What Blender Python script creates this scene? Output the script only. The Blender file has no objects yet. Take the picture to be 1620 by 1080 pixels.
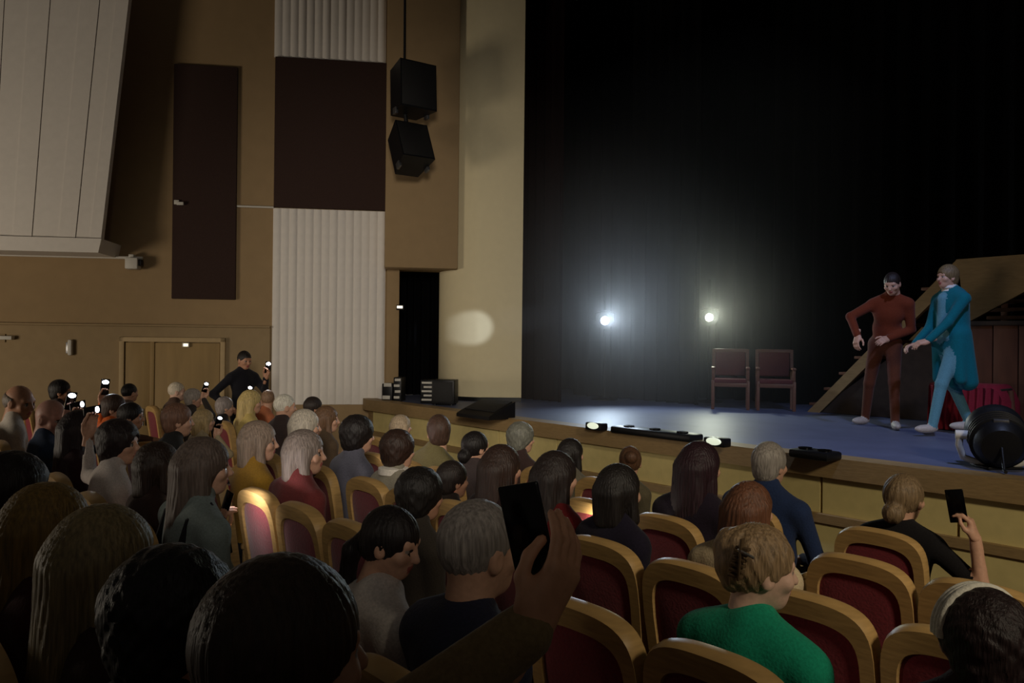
import bpy, bmesh, math, random
import numpy as np
from mathutils import Vector, Matrix, Euler

random.seed(7)
np.random.seed(7)
SC = bpy.context.scene
COL = SC.collection
R = math.radians

# ------------------------------------------------------------------ camera
F = 1250.0                      # focal length in pixels of the 1620 x 1080 frame
EYE = 1.85
ROLL = 0.011
cam_d = bpy.data.cameras.new('camera')
cam_d.sensor_width = 36.0
cam_d.lens = 36.0 * F / 1620.0
cam_d.clip_start = 0.05
cam = bpy.data.objects.new('camera', cam_d)
COL.objects.link(cam)
cam.matrix_world = Matrix.Translation((0, 0, EYE)) @ Matrix.Rotation(R(90), 4, 'X') @ Matrix.Rotation(ROLL, 4, 'Z')
SC.camera = cam
CAMR = (Matrix.Rotation(R(90), 3, 'X') @ Matrix.Rotation(ROLL, 3, 'Z'))

# hall axes: s runs towards the stage, t along the seat rows
AX = R(41.3)
N = Vector((math.cos(AX), math.sin(AX), 0))
U = Vector((-math.sin(AX), math.cos(AX), 0))
def W(s, t, z=0.0):
    v = N * s + U * t
    return Vector((v.x, v.y, z))
def ST(p):
    return (p.x * N.x + p.y * N.y, p.x * U.x + p.y * U.y)
def ray(px, py):
    v = CAMR @ Vector(((px - 810) / F, -(py - 540) / F, -1))
    return v / v.y
def at_d(px, py, d):
    return Vector((0, 0, EYE)) + ray(px, py) * d
def at_s(px, py, s):
    r = ray(px, py)
    return Vector((0, 0, EYE)) + r * (s / (r.x * N.x + r.y * N.y))
def fz(s):                      # raked floor of the house
    return 0.06 * (3.0 - s)
STAGE = 0.94

# ------------------------------------------------------------------ world, exposure, lights
SC.view_settings.view_transform = 'Standard'
SC.view_settings.look = 'None'
SC.view_settings.gamma = 1.0
SC.view_settings.use_curve_mapping = False
SC.view_settings.exposure = 0.0

wd = bpy.data.worlds.new('world'); SC.world = wd
wd.use_nodes = True
bg = wd.node_tree.nodes['Background']
bg.inputs[0].default_value = (1.0, 0.86, 0.70, 1)
bg.inputs[1].default_value = 0.024

def lamp(name, kind, loc, energy, color, target=None, **kw):
    d = bpy.data.lights.new(name, kind)
    d.energy = energy; d.color = color
    for k, v in kw.items():
        setattr(d, k, v)
    o = bpy.data.objects.new(name, d)
    COL.objects.link(o)
    o.location = loc
    if target is not None:
        o.rotation_euler = (Vector(target) - Vector(loc)).to_track_quat('-Z', 'Y').to_euler()
    return o

# low unseen light from the left, two dim front-of-house spots and the stage lamps
lamp('low_left_light', 'AREA', (-9.8, 4.6, 1.3), 175, (1.0, 0.86, 0.68), (-4.0, 12.0, 3.2), shape='RECTANGLE', size=2.2, size_y=2.0)
lamp('house_spot_wall', 'SPOT', W(-1.2, -1.6, 3.6), 1750, (1.0, 0.90, 0.77), (-1.3, 12.0, 2.2), spot_size=R(39), spot_blend=1.0, shadow_soft_size=0.8)
lamp('house_spot_front', 'SPOT', W(1.2, -4.4, 5.2), 1000, (1.0, 0.86, 0.64), (2.5, 4.6, 0.3), spot_size=R(56), spot_blend=1.0, shadow_soft_size=0.5)
LAMP1 = at_s(957, 507, 9.25)
LAMP2 = at_s(1122, 502, 10.3)
def toward(p, q, k): return p + (Vector(q) - p).normalized() * k
AIM = W(5.4, 2.2, 2.9)
lamp('boom_lamp_light_cool', 'SPOT', toward(LAMP1, AIM, .17), 175, (0.70, 0.85, 1.0), AIM, spot_size=R(136), spot_blend=0.7, shadow_soft_size=0.06)
lamp('boom_lamp_light_warm', 'SPOT', toward(LAMP2, AIM, .17), 95, (0.93, 1.0, 0.80), AIM, spot_size=R(136), spot_blend=0.7, shadow_soft_size=0.06)
lamp('stage_wash_spot', 'SPOT', W(5.2, 0.6, 6.6), 700, (0.46, 0.58, 1.0), W(7.9, 3.9, STAGE), spot_size=R(44), spot_blend=0.6, shadow_soft_size=0.2)
lamp('column_spot', 'SPOT', W(6.3, 3.6, 2.4), 900, (0.72, 0.82, 1.0), at_d(738, 520, 12.2), spot_size=R(5.4), spot_blend=0.35, shadow_soft_size=0.05)

# ------------------------------------------------------------------ materials
def lin(c):
    return tuple(((x / 255.0) / 12.92 if x / 255.0 <= 0.04045 else ((x / 255.0 + 0.055) / 1.055) ** 2.4) for x in c)
_M = {}
def mat(name, rgb, rough=0.6, scale=40.0, bump=0.1, var=0.12, stretch=None, metal=0.0, sheen=0.0, spec=0.3, sss=0.0):
    key = (name, tuple(rgb), rough)
    if key in _M:
        return _M[key]
    m = bpy.data.materials.new(name); m.use_nodes = True
    nt = m.node_tree; b = nt.nodes['Principled BSDF']
    c = lin(rgb)
    tc = nt.nodes.new('ShaderNodeTexCoord')
    mp = nt.nodes.new('ShaderNodeMapping')
    if stretch: mp.inputs['Scale'].default_value = stretch
    nz = nt.nodes.new('ShaderNodeTexNoise'); nz.inputs['Scale'].default_value = scale
    nz.inputs['Detail'].default_value = 5
    cr = nt.nodes.new('ShaderNodeValToRGB')
    cr.color_ramp.elements[0].position = 0.3; cr.color_ramp.elements[1].position = 0.7
    cr.color_ramp.elements[0].color = tuple(x * (1 - var) for x in c) + (1,)
    cr.color_ramp.elements[1].color = tuple(min(1, x * (1 + var)) for x in c) + (1,)
    L = nt.links
    L.new(tc.outputs['Object'], mp.inputs['Vector']); L.new(mp.outputs[0], nz.inputs['Vector'])
    L.new(nz.outputs[0], cr.inputs[0]); L.new(cr.outputs[0], b.inputs['Base Color'])
    if bump:
        bp = nt.nodes.new('ShaderNodeBump'); bp.inputs['Strength'].default_value = bump; bp.inputs['Distance'].default_value = 0.01
        L.new(nz.outputs[0], bp.inputs['Height']); L.new(bp.outputs[0], b.inputs['Normal'])
    b.inputs['Roughness'].default_value = rough
    b.inputs['Metallic'].default_value = metal
    b.inputs['Specular IOR Level'].default_value = spec
    if sheen: b.inputs['Sheen Weight'].default_value = sheen
    _M[key] = m
    return m
def emit(name, rgb, strength):
    key = (name, tuple(rgb), strength)
    if key in _M: return _M[key]
    m = bpy.data.materials.new(name); m.use_nodes = True
    b = m.node_tree.nodes['Principled BSDF']
    b.inputs['Base Color'].default_value = lin(rgb) + (1,)
    b.inputs['Emission Color'].default_value = lin(rgb) + (1,)
    b.inputs['Emission Strength'].default_value = strength
    _M[key] = m
    return m
def fabric(rgb): return mat('fabric', rgb, 0.9, 120, 0.25, 0.15, sheen=0.1, spec=0.1)
def skin(rgb): return mat('skin', rgb, 0.5, 60, 0.08, 0.08, spec=0.35)
def hairm(rgb): return mat('hair', rgb, 0.5, 130, 0.6, 0.4, stretch=(1, 1, 0.07), spec=0.4)

WALL = mat('wall_paint', (152, 128, 94), 0.85, 6, 0.0, 0.04)
DADO = mat('dado_paint', (156, 134, 100), 0.8, 8, 0.05, 0.05)
WHITE = mat('white_panel', (222, 216, 208), 0.7, 12, 0.03, 0.03)
BROWN = mat('brown_acoustic_cloth', (56, 40, 35), 0.95, 90, 0.2, 0.12)
CREAM = mat('cream_plaster', (216, 204, 168), 0.8, 10, 0.0, 0.02)
STAGECREAM = mat('stage_front_cream', (218, 200, 136), 0.6, 9, 0.05, 0.06)
STAGETAN = mat('stage_lip_wood', (152, 126, 86), 0.55, 14, 0.1, 0.12, stretch=(1, 1, 6))
STAGEFLOOR = mat('stage_floor_vinyl', (92, 98, 124), 0.5, 3, 0.04, 0.1)
BLACKCLOTH = mat('black_stage_cloth', (11, 11, 12), 0.95, 60, 0.15, 0.15, spec=0.05)
REDCLOTH = mat('dark_red_cloth', (22, 11, 11), 0.95, 60, 0.15, 0.15, spec=0.05)
BLACK = mat('black_plastic', (18, 18, 20), 0.45, 80, 0.05, 0.1)
BLACKPH = mat('phone_glass', (6, 6, 8), 0.15, 80, 0.0, 0.0, spec=0.5)
GRILLE = mat('speaker_grille', (30, 29, 29), 0.6, 200, 0.4, 0.3)
STEEL = mat('grey_steel', (120, 120, 122), 0.35, 60, 0.05, 0.1, metal=0.8)
PALE = mat('pale_plastic', (200, 196, 186), 0.5, 60, 0.03, 0.05)
CARPET = mat('hall_carpet', (58, 34, 30), 0.95, 60, 0.3, 0.25, spec=0.05)
GOLD = mat('seat_frame_wood', (188, 152, 96), 0.42, 10, 0.08, 0.16, stretch=(1, 1, 7), spec=0.4)
BURG = mat('seat_burgundy_velvet', (122, 34, 44), 0.85, 90, 0.25, 0.15, sheen=0.3, spec=0.15)
SETWOOD = mat('set_beige_board', (150, 122, 78), 0.6, 8, 0.06, 0.12, stretch=(1, 1, 5))
SETBROWN = mat('set_brown_board', (96, 60, 40), 0.65, 10, 0.1, 0.2, stretch=(1, 1, .2))
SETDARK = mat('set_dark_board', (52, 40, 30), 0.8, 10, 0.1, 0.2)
CHERRY = mat('chair_cherry_wood', (104, 72, 58), 0.4, 12, 0.08, 0.15, stretch=(1, 1, 6))
CHERRYF = mat('chair_red_fabric', (92, 48, 48), 0.9, 90, 0.2, 0.15)
REDDRAPE = mat('red_drape', (132, 28, 44), 0.85, 60, 0.2, 0.12)

# ------------------------------------------------------------------ mesh helpers
def link(o, parent=None, label=None, cat=None, group=None, kind=None):
    COL.objects.link(o)
    if parent is not None: o.parent = parent
    tag(o, label, cat, group, kind)
    return o
def tag(o, label=None, cat=None, group=None, kind=None):
    if label: o['label'] = label
    if cat: o['category'] = cat
    if group: o['group'] = group
    if kind: o['kind'] = kind
    return o
def empty(name, loc, rz=0.0, **kw):
    o = bpy.data.objects.new(name, None)
    o.empty_display_size = 0.1
    link(o, None, **kw)
    o.location = loc; o.rotation_euler = (0, 0, rz)
    return o
def np_mesh(name, V, Q, mi=None, smooth=True):
    """V (n,3), Q (m,4)."""
    me = bpy.data.meshes.new(name)
    me.vertices.add(len(V)); me.vertices.foreach_set('co', np.ascontiguousarray(V, dtype=np.float32).ravel())
    me.loops.add(Q.size); me.loops.foreach_set('vertex_index', np.ascontiguousarray(Q, dtype=np.int32).ravel())
    me.polygons.add(len(Q))
    me.polygons.foreach_set('loop_start', np.arange(0, Q.size, 4, dtype=np.int32))
    if mi is not None: me.polygons.foreach_set('material_index', np.ascontiguousarray(mi, dtype=np.int32))
    me.polygons.foreach_set('use_smooth', np.full(len(Q), smooth))
    me.update(calc_edges=True)
    me.validate()
    return me

class MB:
    """collects boxes, prisms, tubes into one mesh"""
    def __init__(self): self.v = []; self.f = []; self.m = []; self.sm = []
    def add(self, v, f, M=None, mi=0, smooth=False):
        o = len(self.v)
        self.v += [tuple(M @ Vector(p)) if M is not None else tuple(p) for p in v]
        self.f += [tuple(i + o for i in q) for q in f]
        self.m += [mi] * len(f); self.sm += [smooth] * len(f)
        return self
    def bm(self, b, M=None, mi=0, smooth=False):
        b.verts.index_update()
        r = self.add([v.co.copy() for v in b.verts], [[v.index for v in f.verts] for f in b.faces], M, mi, smooth)
        b.free(); return r
    def box(self, lo, hi, M=None, bevel=0.0, mi=0, seg=2):
        b = bmesh.new()
        bmesh.ops.create_cube(b, size=1)
        for v in b.verts:
            v.co = Vector([lo[i] + (v.co[i] + 0.5) * (hi[i] - lo[i]) for i in range(3)])
        if bevel: bmesh.ops.bevel(b, geom=list(b.edges), offset=bevel, segments=seg, affect='EDGES', profile=0.5)
        return self.bm(b, M, mi, bool(bevel))
    def prism(self, poly, h0, h1, M=None, mi=0):
        """poly (x,y) extruded along z"""
        n = len(poly)
        v = [(x, y, h0) for x, y in poly] + [(x, y, h1) for x, y in poly]
        f = [tuple(reversed(range(n))), tuple(range(n, 2 * n))] + [(i, (i + 1) % n, n + (i + 1) % n, n + i) for i in range(n)]
        return self.add(v, f, M, mi)
    def tube(self, pts, r, seg=10, M=None, mi=0, r2=None):
        pts = [Vector(p) for p in pts]; n = len(pts); v = []; f = []
        prev = None
        for i, p in enumerate(pts):
            d = (pts[min(i + 1, n - 1)] - pts[max(i - 1, 0)]).normalized()
            a = (d.orthogonal() if prev is None else prev - d * prev.dot(d)).normalized(); prev = a
            b = d.cross(a)
            rr = r if r2 is None else r + (r2 - r) * i / max(1, n - 1)
            for k in range(seg):
                an = 2 * math.pi * k / seg
                v.append(p + (a * math.cos(an) + b * math.sin(an)) * rr)
        for i in range(n - 1):
            for k in range(seg):
                f.append((i * seg + k, i * seg + (k + 1) % seg, (i + 1) * seg + (k + 1) % seg, (i + 1) * seg + k))
        f.append(tuple(reversed(range(seg)))); f.append(tuple(range((n - 1) * seg, n * seg)))
        return self.add(v, f, M, mi, True)
    def lathe(self, prof, seg=24, M=None, mi=0):
        v = []; f = []
        for (r, z) in prof:
            for k in range(seg):
                a = 2 * math.pi * k / seg; v.append((r * math.cos(a), r * math.sin(a), z))
        for i in range(len(prof) - 1):
            for k in range(seg):
                f.append((i * seg + k, i * seg + (k + 1) % seg, (i + 1) * seg + (k + 1) % seg, (i + 1) * seg + k))
        f.append(tuple(reversed(range(seg)))); f.append(tuple(range((len(prof) - 1) * seg, len(prof) * seg)))
        return self.add(v, f, M, mi, True)
    def mesh(self, name, mats):
        me = bpy.data.meshes.new(name)
        me.from_pydata(self.v, [], self.f)
        me.polygons.foreach_set('material_index', self.m)
        me.polygons.foreach_set('use_smooth', self.sm)
        for m in (mats if isinstance(mats, (list, tuple)) else [mats]): me.materials.append(m)
        b = bmesh.new(); b.from_mesh(me); bmesh.ops.recalc_face_normals(b, faces=b.faces); b.to_mesh(me); b.free()
        try: me.set_sharp_from_angle(angle=R(40))
        except Exception: pass
        return me
    def build(self, name, mats, parent=None, world=True, **kw):
        """world: verts are world coordinates; the object gets its origin at its own base (or its parent's frame)"""
        if world and self.v:
            if parent is not None:
                pm = parent.matrix_basis.copy(); pp = parent.parent
                while pp is not None: pm = pp.matrix_basis @ pm; pp = pp.parent
                inv = pm.inverted()
                self.v = [tuple(inv @ Vector(p)) for p in self.v]
            a = np.array(self.v); c = (a.min(0) + a.max(0)) / 2; c[2] = a[:, 2].min()
            self.v = [tuple(p) for p in (a - c)]
            o = bpy.data.objects.new(name, self.mesh(name, mats)); link(o, parent, **kw); o.location = c
            return o
        o = bpy.data.objects.new(name, self.mesh(name, mats)); return link(o, parent, **kw)

def frame(origin, x, y, z=Vector((0, 0, 1))):
    x = Vector(x).normalized(); y = Vector(y).normalized(); z = Vector(z).normalized()
    M = Matrix.Identity(4)
    for i in range(3): M[i][0], M[i][1], M[i][2], M[i][3] = x[i], y[i], z[i], origin[i]
    return M
HALL = frame((0, 0, 0), N, U)              # local x = s, y = t, z

# ------------------------------------------------------------------ the house: floor, wall
MB().add([W(-3, -5, fz(-3)), W(6.4, -5, fz(6.4)), W(6.4, 16, fz(6.4)), W(-3, 16, fz(-3)),
          W(-3, -5, fz(-3) - .3), W(6.4, -5, fz(6.4) - .3), W(6.4, 16, fz(6.4) - .3), W(-3, 16, fz(-3) - .3)],
         [(0, 1, 2, 3), (7, 6, 5, 4), (0, 4, 5, 1), (1, 5, 6, 2), (2, 6, 7, 3), (3, 7, 4, 0)]).build('floor', CARPET, kind='structure',
         label='dark carpeted floor sloping down under the audience seats')

WO = Vector((-2.46, 12.2, 0)); WE = Vector((0.99, 0.14, 0)).normalized(); WN = Vector((WE.y, -WE.x, 0))
WM = frame(WO, WE, WN)                      # local x = q along wall, y = off towards the hall, z up
def wq(px, py, off=0.0):
    r = ray(px, py); p0 = WO + WN * off
    k = (p0.dot(WN)) / (r.x * WN.x + r.y * WN.y)
    p = Vector((0, 0, EYE)) + r * k
    return ((p - WO).dot(WE), p.z)
def wrect(px0, py0, px1, py1, off):
    mx, my = (px0 + px1) / 2, (py0 + py1) / 2
    return wq(px0, my, off)[0], wq(px1, my, off)[0], wq(mx, py1, off)[1], wq(mx, py0, off)[1]   # q0,q1,z0,z1
def wbox(name, px0, py0, px1, py1, o0, o1, m, parent=None, bevel=0.006, **kw):
    q0, q1, z0, z1 = wrect(px0, py0, px1, py1, o1)
    return MB().box((q0, o0, z0), (q1, o1, z1), WM, bevel).build(name, m, parent, **kw)

q_end = wq(631, 400)[0]
wall = MB().box((-9.5, -0.35, -0.8), (q_end, 0.0, 8.5), WM).build('wall_left', WALL, kind='structure', label='beige painted side wall of the auditorium')
# dado with its ledge
q0, q1, z0, z1 = wrect(0, 516, 427, 600, 0.05)
MB().box((-9.4, 0, -0.7), (q1, 0.05, z1), WM, 0.01).build('dado', DADO, wall)
MB().box((-9.4, 0.0, z1), (q1, 0.075, z1 + 0.03), WM, 0.008).build('dado_ledge', DADO, wall)

# double door
def wall_door():
    q0, q1, z0, z1 = wrect(196, 541, 348, 640, 0.10)
    zf = -0.45
    o = MB()
    fw = 0.07
    o.box((q0 - fw, 0.05, zf), (q0, 0.11, z1 + fw), WM, 0.008).box((q1, 0.05, zf), (q1 + fw, 0.11, z1 + fw), WM, 0.008).box((q0 - fw, 0.05, z1), (q1 + fw, 0.11, z1 + fw), WM, 0.008)
    d = o.build('door_1', mat('door_frame_paint', (176, 152, 112), 0.6, 20, 0.05, 0.05), kind='structure', label='tan double door with pale frame in the side wall')
    qm = wq(241, 560, 0.09)[0]
    leafm = mat('door_leaf_wood', (150, 124, 80), 0.6, 8, 0.1, 0.12, stretch=(1, 1, .15))
    for a, b in ((q0 + .01, qm - .03), (qm + .03, q1 - .01)):
        lf = MB().box((a, 0.05, zf), (b, 0.085, z1 - 0.01), WM, 0.008)
        lf = lf.build('door_leaf', leafm, d)
        MB().tube([WM @ Vector((b - 0.08 if a < qm - .2 else a + .08, 0.12, zf + 1.0)), WM @ Vector((b - 0.08 if a < qm - .2 else a + .08, 0.12, zf + 1.25))], 0.012).build('handle', STEEL, lf)
    MB().box((qm - .03, 0.05, zf), (qm + .03, 0.10, z1), WM, 0.006).build('door_post', leafm, d)
wall_door()
# sign light over the door and a small wall lamp
o = empty('wall_lamp', WM @ Vector((wq(110, 545, .1)[0], 0.05, wq(110, 555, .1)[1])), label='slim pale wall lamp beside the double door', cat='wall lamp')
wbox('lamp_shade', 106, 537, 113, 562, 0.05, 0.13, PALE, o, 0.02)
wbox('back_plate', 104, 541, 115, 559, 0.045, 0.065, STEEL, o, 0.004)
o = empty('exit_light', WM @ Vector((wq(293, 546, .12)[0], 0.05, wq(293, 548, .12)[1])), label='tiny glowing light fixed on the double door', cat='light')
wbox('housing', 288, 542, 299, 549, 0.08, 0.13, PALE, o, 0.006)
wbox('lens', 290, 543.5, 297, 547.5, 0.125, 0.145, emit('small_light', (255, 240, 210), 1.6), o, 0.004)
o = empty('light_strip', WM @ Vector((wq(5, 534, .1)[0], 0.05, wq(5, 536, .1)[1])), label='short pale bracket shelf on the wall below the hanging panel', cat='bracket')
wbox('bar', -30, 531, 18, 537, 0.05, 0.16, PALE, o, 0.008)
wbox('back_plate', -20, 528, 8, 541, 0.045, 0.07, DADO, o, 0.004)

# brown acoustic panels, white pleated panels
wbox('acoustic_panel', 273, 103, 374, 473, -0.002, 0.06, BROWN, None, 0.01, label='tall narrow dark brown acoustic panel on the beige wall', cat='wall panel')
wbox('acoustic_panel', 434, 94, 611, 330, -0.002, 0.07, BROWN, None, 0.01, label='large square dark brown acoustic panel between two white pleated panels', cat='wall panel')
def pleated(px0, py0, px1, py1, label, n):
    q0, q1, z0, z1 = wrect(px0, py0, px1, py1, 0.06)
    root = empty('pleated_panel', WM @ Vector(((q0 + q1) / 2, 0, z0)), label=label, cat='wall panel')
    MB().box((q0, -0.002, z0), (q1, 0.02, z1), WM).build('backing', WHITE, root)
    w = (q1 - q0) / n
    for i in range(n):
        a = q0 + w * i
        poly = []
        dd = 0.014 + 0.016 * random.random()
        for k in range(9):
            x = k / 8
            poly.append((a + w * (0.015 + 0.97 * x), 0.018 + dd * math.sin(math.pi * x) ** 0.8))
        MB().prism([(a + w * .015, 0.0)] + poly + [(a + w * .985, 0.0)], z0 + .005, z1 - .005, WM).build('pleat', WHITE, root)
pleated(430, 331, 609, 640, 'white pleated wall panel beside the stage doorway', 14)
pleated(434, -60, 611, 94, 'white pleated wall panel above the square brown panel', 14)
# thin conduit and clip
MB().tube([WM @ Vector((wq(375, 326, .03)[0], 0.03, wq(404, 327, .03)[1])), WM @ Vector((wq(433, 328, .03)[0], 0.03, wq(404, 327, .03)[1]))], 0.016).build('conduit', PALE, None, label='thin pale conduit on wall between the two brown panels', cat='pipe')
o = empty('wall_spotlight', WM @ Vector((wq(280, 320, .1)[0], 0.06, wq(280, 322, .1)[1])), label='tiny pale fixture on the tall brown panel', cat='light fixture')
wbox('clip', 275, 316, 283, 323, 0.055, 0.10, PALE, o, 0.008)
wbox('arm', 279, 319, 290, 324, 0.09, 0.13, PALE, o, 0.006)

# hanging white board panel, upper left
def hanging_panel():
    off0, off1 = 0.62, 0.74
    qb, zb = wq(160, 378, off1); qt, zt = wq(212, -70, off1)
    ql = wq(-140, 378, off1)[0]
    root = empty('hanging_acoustic_panel', WM @ Vector(((ql + qb) / 2, off0, zb)), label='big white boarded acoustic panel hung off the beige wall', cat='wall panel')
    edges = [-140, -95, -52, -14, 20, 50, 92, 119, 142, 160]
    for i in range(len(edges) - 1):
        a = wq(edges[i], 378, off1)[0]; b = wq(edges[i + 1], 378, off1)[0]
        k0 = (a - ql) / (qb - ql); k1 = (b - ql) / (qb - ql)
        at = ql + (qt - ql) * k0; bt = ql + (qt - ql) * k1
        d = 0.012 * (i % 2)
        g = 0.0025
        v = []
        for (x, z) in ((a + g, zb), (b - g, zb), (bt - g, zt), (at + g, zt)):
            v += [(x, off0 + .03, z), (x, off1 - d, z)]
        MB().add(v, [(0, 2, 4, 6), (1, 7, 5, 3), (0, 1, 3, 2), (2, 3, 5, 4), (4, 5, 7, 6), (6, 7, 1, 0)], WM).build('board', WHITE, root)
    v = []
    for (x, z) in ((ql, zb), (qb - .004, zb), (qt - .004, zt), (ql, zt)):
        v += [(x, off0, z), (x, off0 + .035, z)]
    MB().add(v, [(0, 2, 4, 6), (1, 7, 5, 3), (0, 1, 3, 2), (2, 3, 5, 4), (4, 5, 7, 6), (6, 7, 1, 0)], WM).build('backing', WHITE, root)
    zl = wq(80, 397, off1 + .1)[1]
    # deep bottom ledge, mitred on the wall side
    v = [(ql, 0.0, zl), (qb - .02, 0.0 , zl + .0), (qb - .02, off1 + .05, zl), (ql, off1 + .05, zl),
         (ql, 0.0, zb), (qb + .02, 0.0, zb), (qb + .02, off1 + .05, zb), (ql, off1 + .05, zb)]
    MB().add(v, [(0, 1, 2, 3), (7, 6, 5, 4), (0, 4, 5, 1), (1, 5, 6, 2), (2, 6, 7, 3), (3, 7, 4, 0)], WM).build('bottom_ledge', WHITE, root)
    for q in (ql + .4, (ql + qb) / 2, qb - .3):
        MB().box((q - .03, 0, zb + .8), (q + .03, off0, zb + .86), WM).build('bracket', STEEL, root)
hanging_panel()
# rail with a small camera
zr = wq(100, 405, .12)[1]
qa, qb2 = wq(-150, 405, .12)[0], wq(226, 408, .12)[0]
o = empty('wall_rail', WM @ Vector((qb2, 0, zr)), label='thin pale rail along the wall under the hanging white panel', cat='rail')
MB().tube([WM @ Vector((qa, .12, zr)), WM @ Vector((qb2, .12, zr))], 0.022).build('rail_tube', PALE, o)
for px in (-60, 60, 150):
    q = wq(px, 405, .12)[0]
    MB().tube([WM @ Vector((q, -.01, zr)), WM @ Vector((q, .12, zr))], 0.012).build('rail_bracket', PALE, o)
q, z = wq(209, 417, .2)
o = empty('security_camera', WM @ Vector((q, .12, z)), label='small white box camera hung at the end of the wall rail', cat='camera')
wbox('camera_body', 197, 407, 217, 425, .06, .26, PALE, o, 0.015)
wbox('camera_mount', 203, 402, 211, 409, .06, .18, PALE, o, 0.006)
wbox('camera_lens', 217, 410, 223, 420, .10, .22, BLACK, o, 0.01)

# fascia over the stage doorway
q0, q1, z0, z1 = wrect(611, -80, 727, 424, 0.42)
MB().box((q0, -0.3, z0), (q1, 0.42, 8.5), WM, 0.02).build('wall_fascia', WALL, kind='structure', label='beige overhanging wall box above the dark stage doorway')
q0, q1, z0, z1 = wrect(611, 424, 631, 640, 0.05)
MB().box((q0, -0.3, -0.2), (q1, 0.05, 4.0), WM, 0.01).build('trim_1', WALL, kind='structure', label='beige jamb of the stage doorway')
# doorway: black sheet added behind, standing for the dark of the opening
def curtain(name, a, b, z0, z1, m, folds, depth, label, cat='curtain', kind=None, parent=None):
    a = Vector(a); b = Vector(b); d = (b - a); L = d.length; d.normalize(); n = Vector((-d.y, d.x, 0))
    mb = MB(); cnt = folds * 8; v = []; f = []
    for i in range(cnt + 1):
        u = i / cnt
        off = depth * (0.5 + 0.5 * math.sin(u * folds * 2 * math.pi + 0.8 * math.sin(u * 17))) 
        p = a + d * (L * u)
        for k, (z, e) in enumerate(((z0, 1.15), ((z0 + z1) / 2, 1.0), (z1, 0.8))):
            q = p + n * off * e
            v.append((q.x, q.y, z))
    for i in range(cnt):
        for k in range(2):
            f.append((i * 3 + k, (i + 1) * 3 + k, (i + 1) * 3 + k + 1, i * 3 + k + 1))
    # thickness
    nv = len(v)
    v2 = [(x - n.x * .01, y - n.y * .01, z) for x, y, z in v]
    f2 = [tuple(reversed([i + nv for i in q])) for q in f]
    mb.add(v + v2, f + f2, None, 0, True)
    return mb.build(name, m, parent, label=label, cat=cat, kind=kind)
curtain('doorway_dark_sheet', at_d(610, 540, 13.3), at_d(722, 540, 13.1), STAGE, 4.2, BLACKCLOTH, 9, 0.10, 'black sheet added for the dark of the doorway between side wall and cream column')

# proscenium column with a rounded left side
def column():
    fr0 = at_d(758, 540, 11.98); fr1 = at_d(825.5, 540, 12.0)
    ax = (fr1 - fr0).normalized(); back = Vector((-ax.y, ax.x, 0))
    pts = [fr1, fr0]
    edge = at_d(694, 540, 12.75)
    for k in range(1, 13):
        a = k / 12 * math.pi / 2
        dx = (fr0 - edge).dot(ax); dy = (edge - fr0).dot(back)
        pts.append(fr0 - ax * dx * math.sin(a) + back * dy * (.4 * k / 12 + .6 * (1 - math.cos(a))))
    pts += [pts[-1] + back * 0.9, fr1 + back * 1.2]
    poly = [(p.x, p.y) for p in pts]
    mb = MB(); mb.prism(poly, STAGE - .01, 8.5)
    o = mb.build('column_proscenium', CREAM, kind='structure', label='tall cream proscenium column with a rounded side next to the stage')
    k = MB(); k.prism([(p[0] - back.x * .03 , p[1] - back.y * .03) for p in poly[:13]] + [poly[13], poly[14]], STAGE, STAGE + .06)
    k.build('plinth', BLACK, o)
column()

# ------------------------------------------------------------------ stage
def sedge(t): return 6.06 + 0.004 * (t - 4.0) ** 2
T0, T1 = -4.0, 10.3
front = [(sedge(t), t) for t in np.linspace(T0, T1, 30)]
arc = [(sedge(T1) + .7 - .7 * math.cos(a), T1 + .7 * math.sin(a)) for a in np.linspace(0.15, math.pi / 2, 8)]
edge = front + arc
def inset(e): return [(s + e, t) for s, t in edge]
def ring(mb, e0, e1, z0, z1):
    """solid band that follows the stage edge, from inset e0 (front) to e1 (back)"""
    for i in range(len(edge) - 1):
        (s0, t0), (s1, t1) = edge[i], edge[i + 1]
        v = []
        for z in (z0, z1):
            v += [(s0 + e0, t0, z), (s1 + e0, t1, z), (s1 + e1, t1, z), (s0 + e1, t0, z)]
        mb.add(v, [(0, 1, 2, 3), (7, 6, 5, 4), (0, 4, 5, 1), (1, 5, 6, 2), (2, 6, 7, 3), (3, 7, 4, 0)], HALL)
    return mb
poly = [(s + .2, t) for s, t in edge] + [(14, 11.0), (14, T0)]
stage = MB().prism(poly, STAGE - .12, STAGE, HALL).build('floor_stage', STAGEFLOOR, kind='structure', label='blue-grey stage floor with a raised front edge')
ring(MB(), 0.0, 0.24, STAGE - .15, STAGE + .012).build('lip_band', STAGETAN, stage)
tt = np.linspace(T0, T1, 15)
for i in range(14):
    v = []
    n = 4
    for j in range(n + 1):
        t = tt[i] + .012 + (tt[i + 1] - tt[i] - .024) * j / n
        v += [(sedge(t) + .06, t, STAGE - .46), (sedge(t) + .06, t, STAGE - .145), (sedge(t) + .12, t, STAGE - .46), (sedge(t) + .12, t, STAGE - .145)]
    f = []
    for j in range(n):
        a = j * 4; b = a + 4
        f += [(a, b, b + 1, a + 1), (a + 2, a + 3, b + 3, b + 2), (a + 1, b + 1, b + 3, a + 3), (a, a + 2, b + 2, b)]
    f += [(0, 1, 3, 2), (n * 4, n * 4 + 2, n * 4 + 3, n * 4 + 1)]
    MB().add(v, f, HALL).build('front_panel', STAGECREAM, stage)
v = MB()
ring(v, 0.10, 0.30, STAGE - .48, STAGE - .14).build('front_backing', STAGETAN, stage)
ring(MB(), 0.005, 0.30, STAGE - .52, STAGE - .45).build('front_ledge', STAGETAN, stage)
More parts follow.
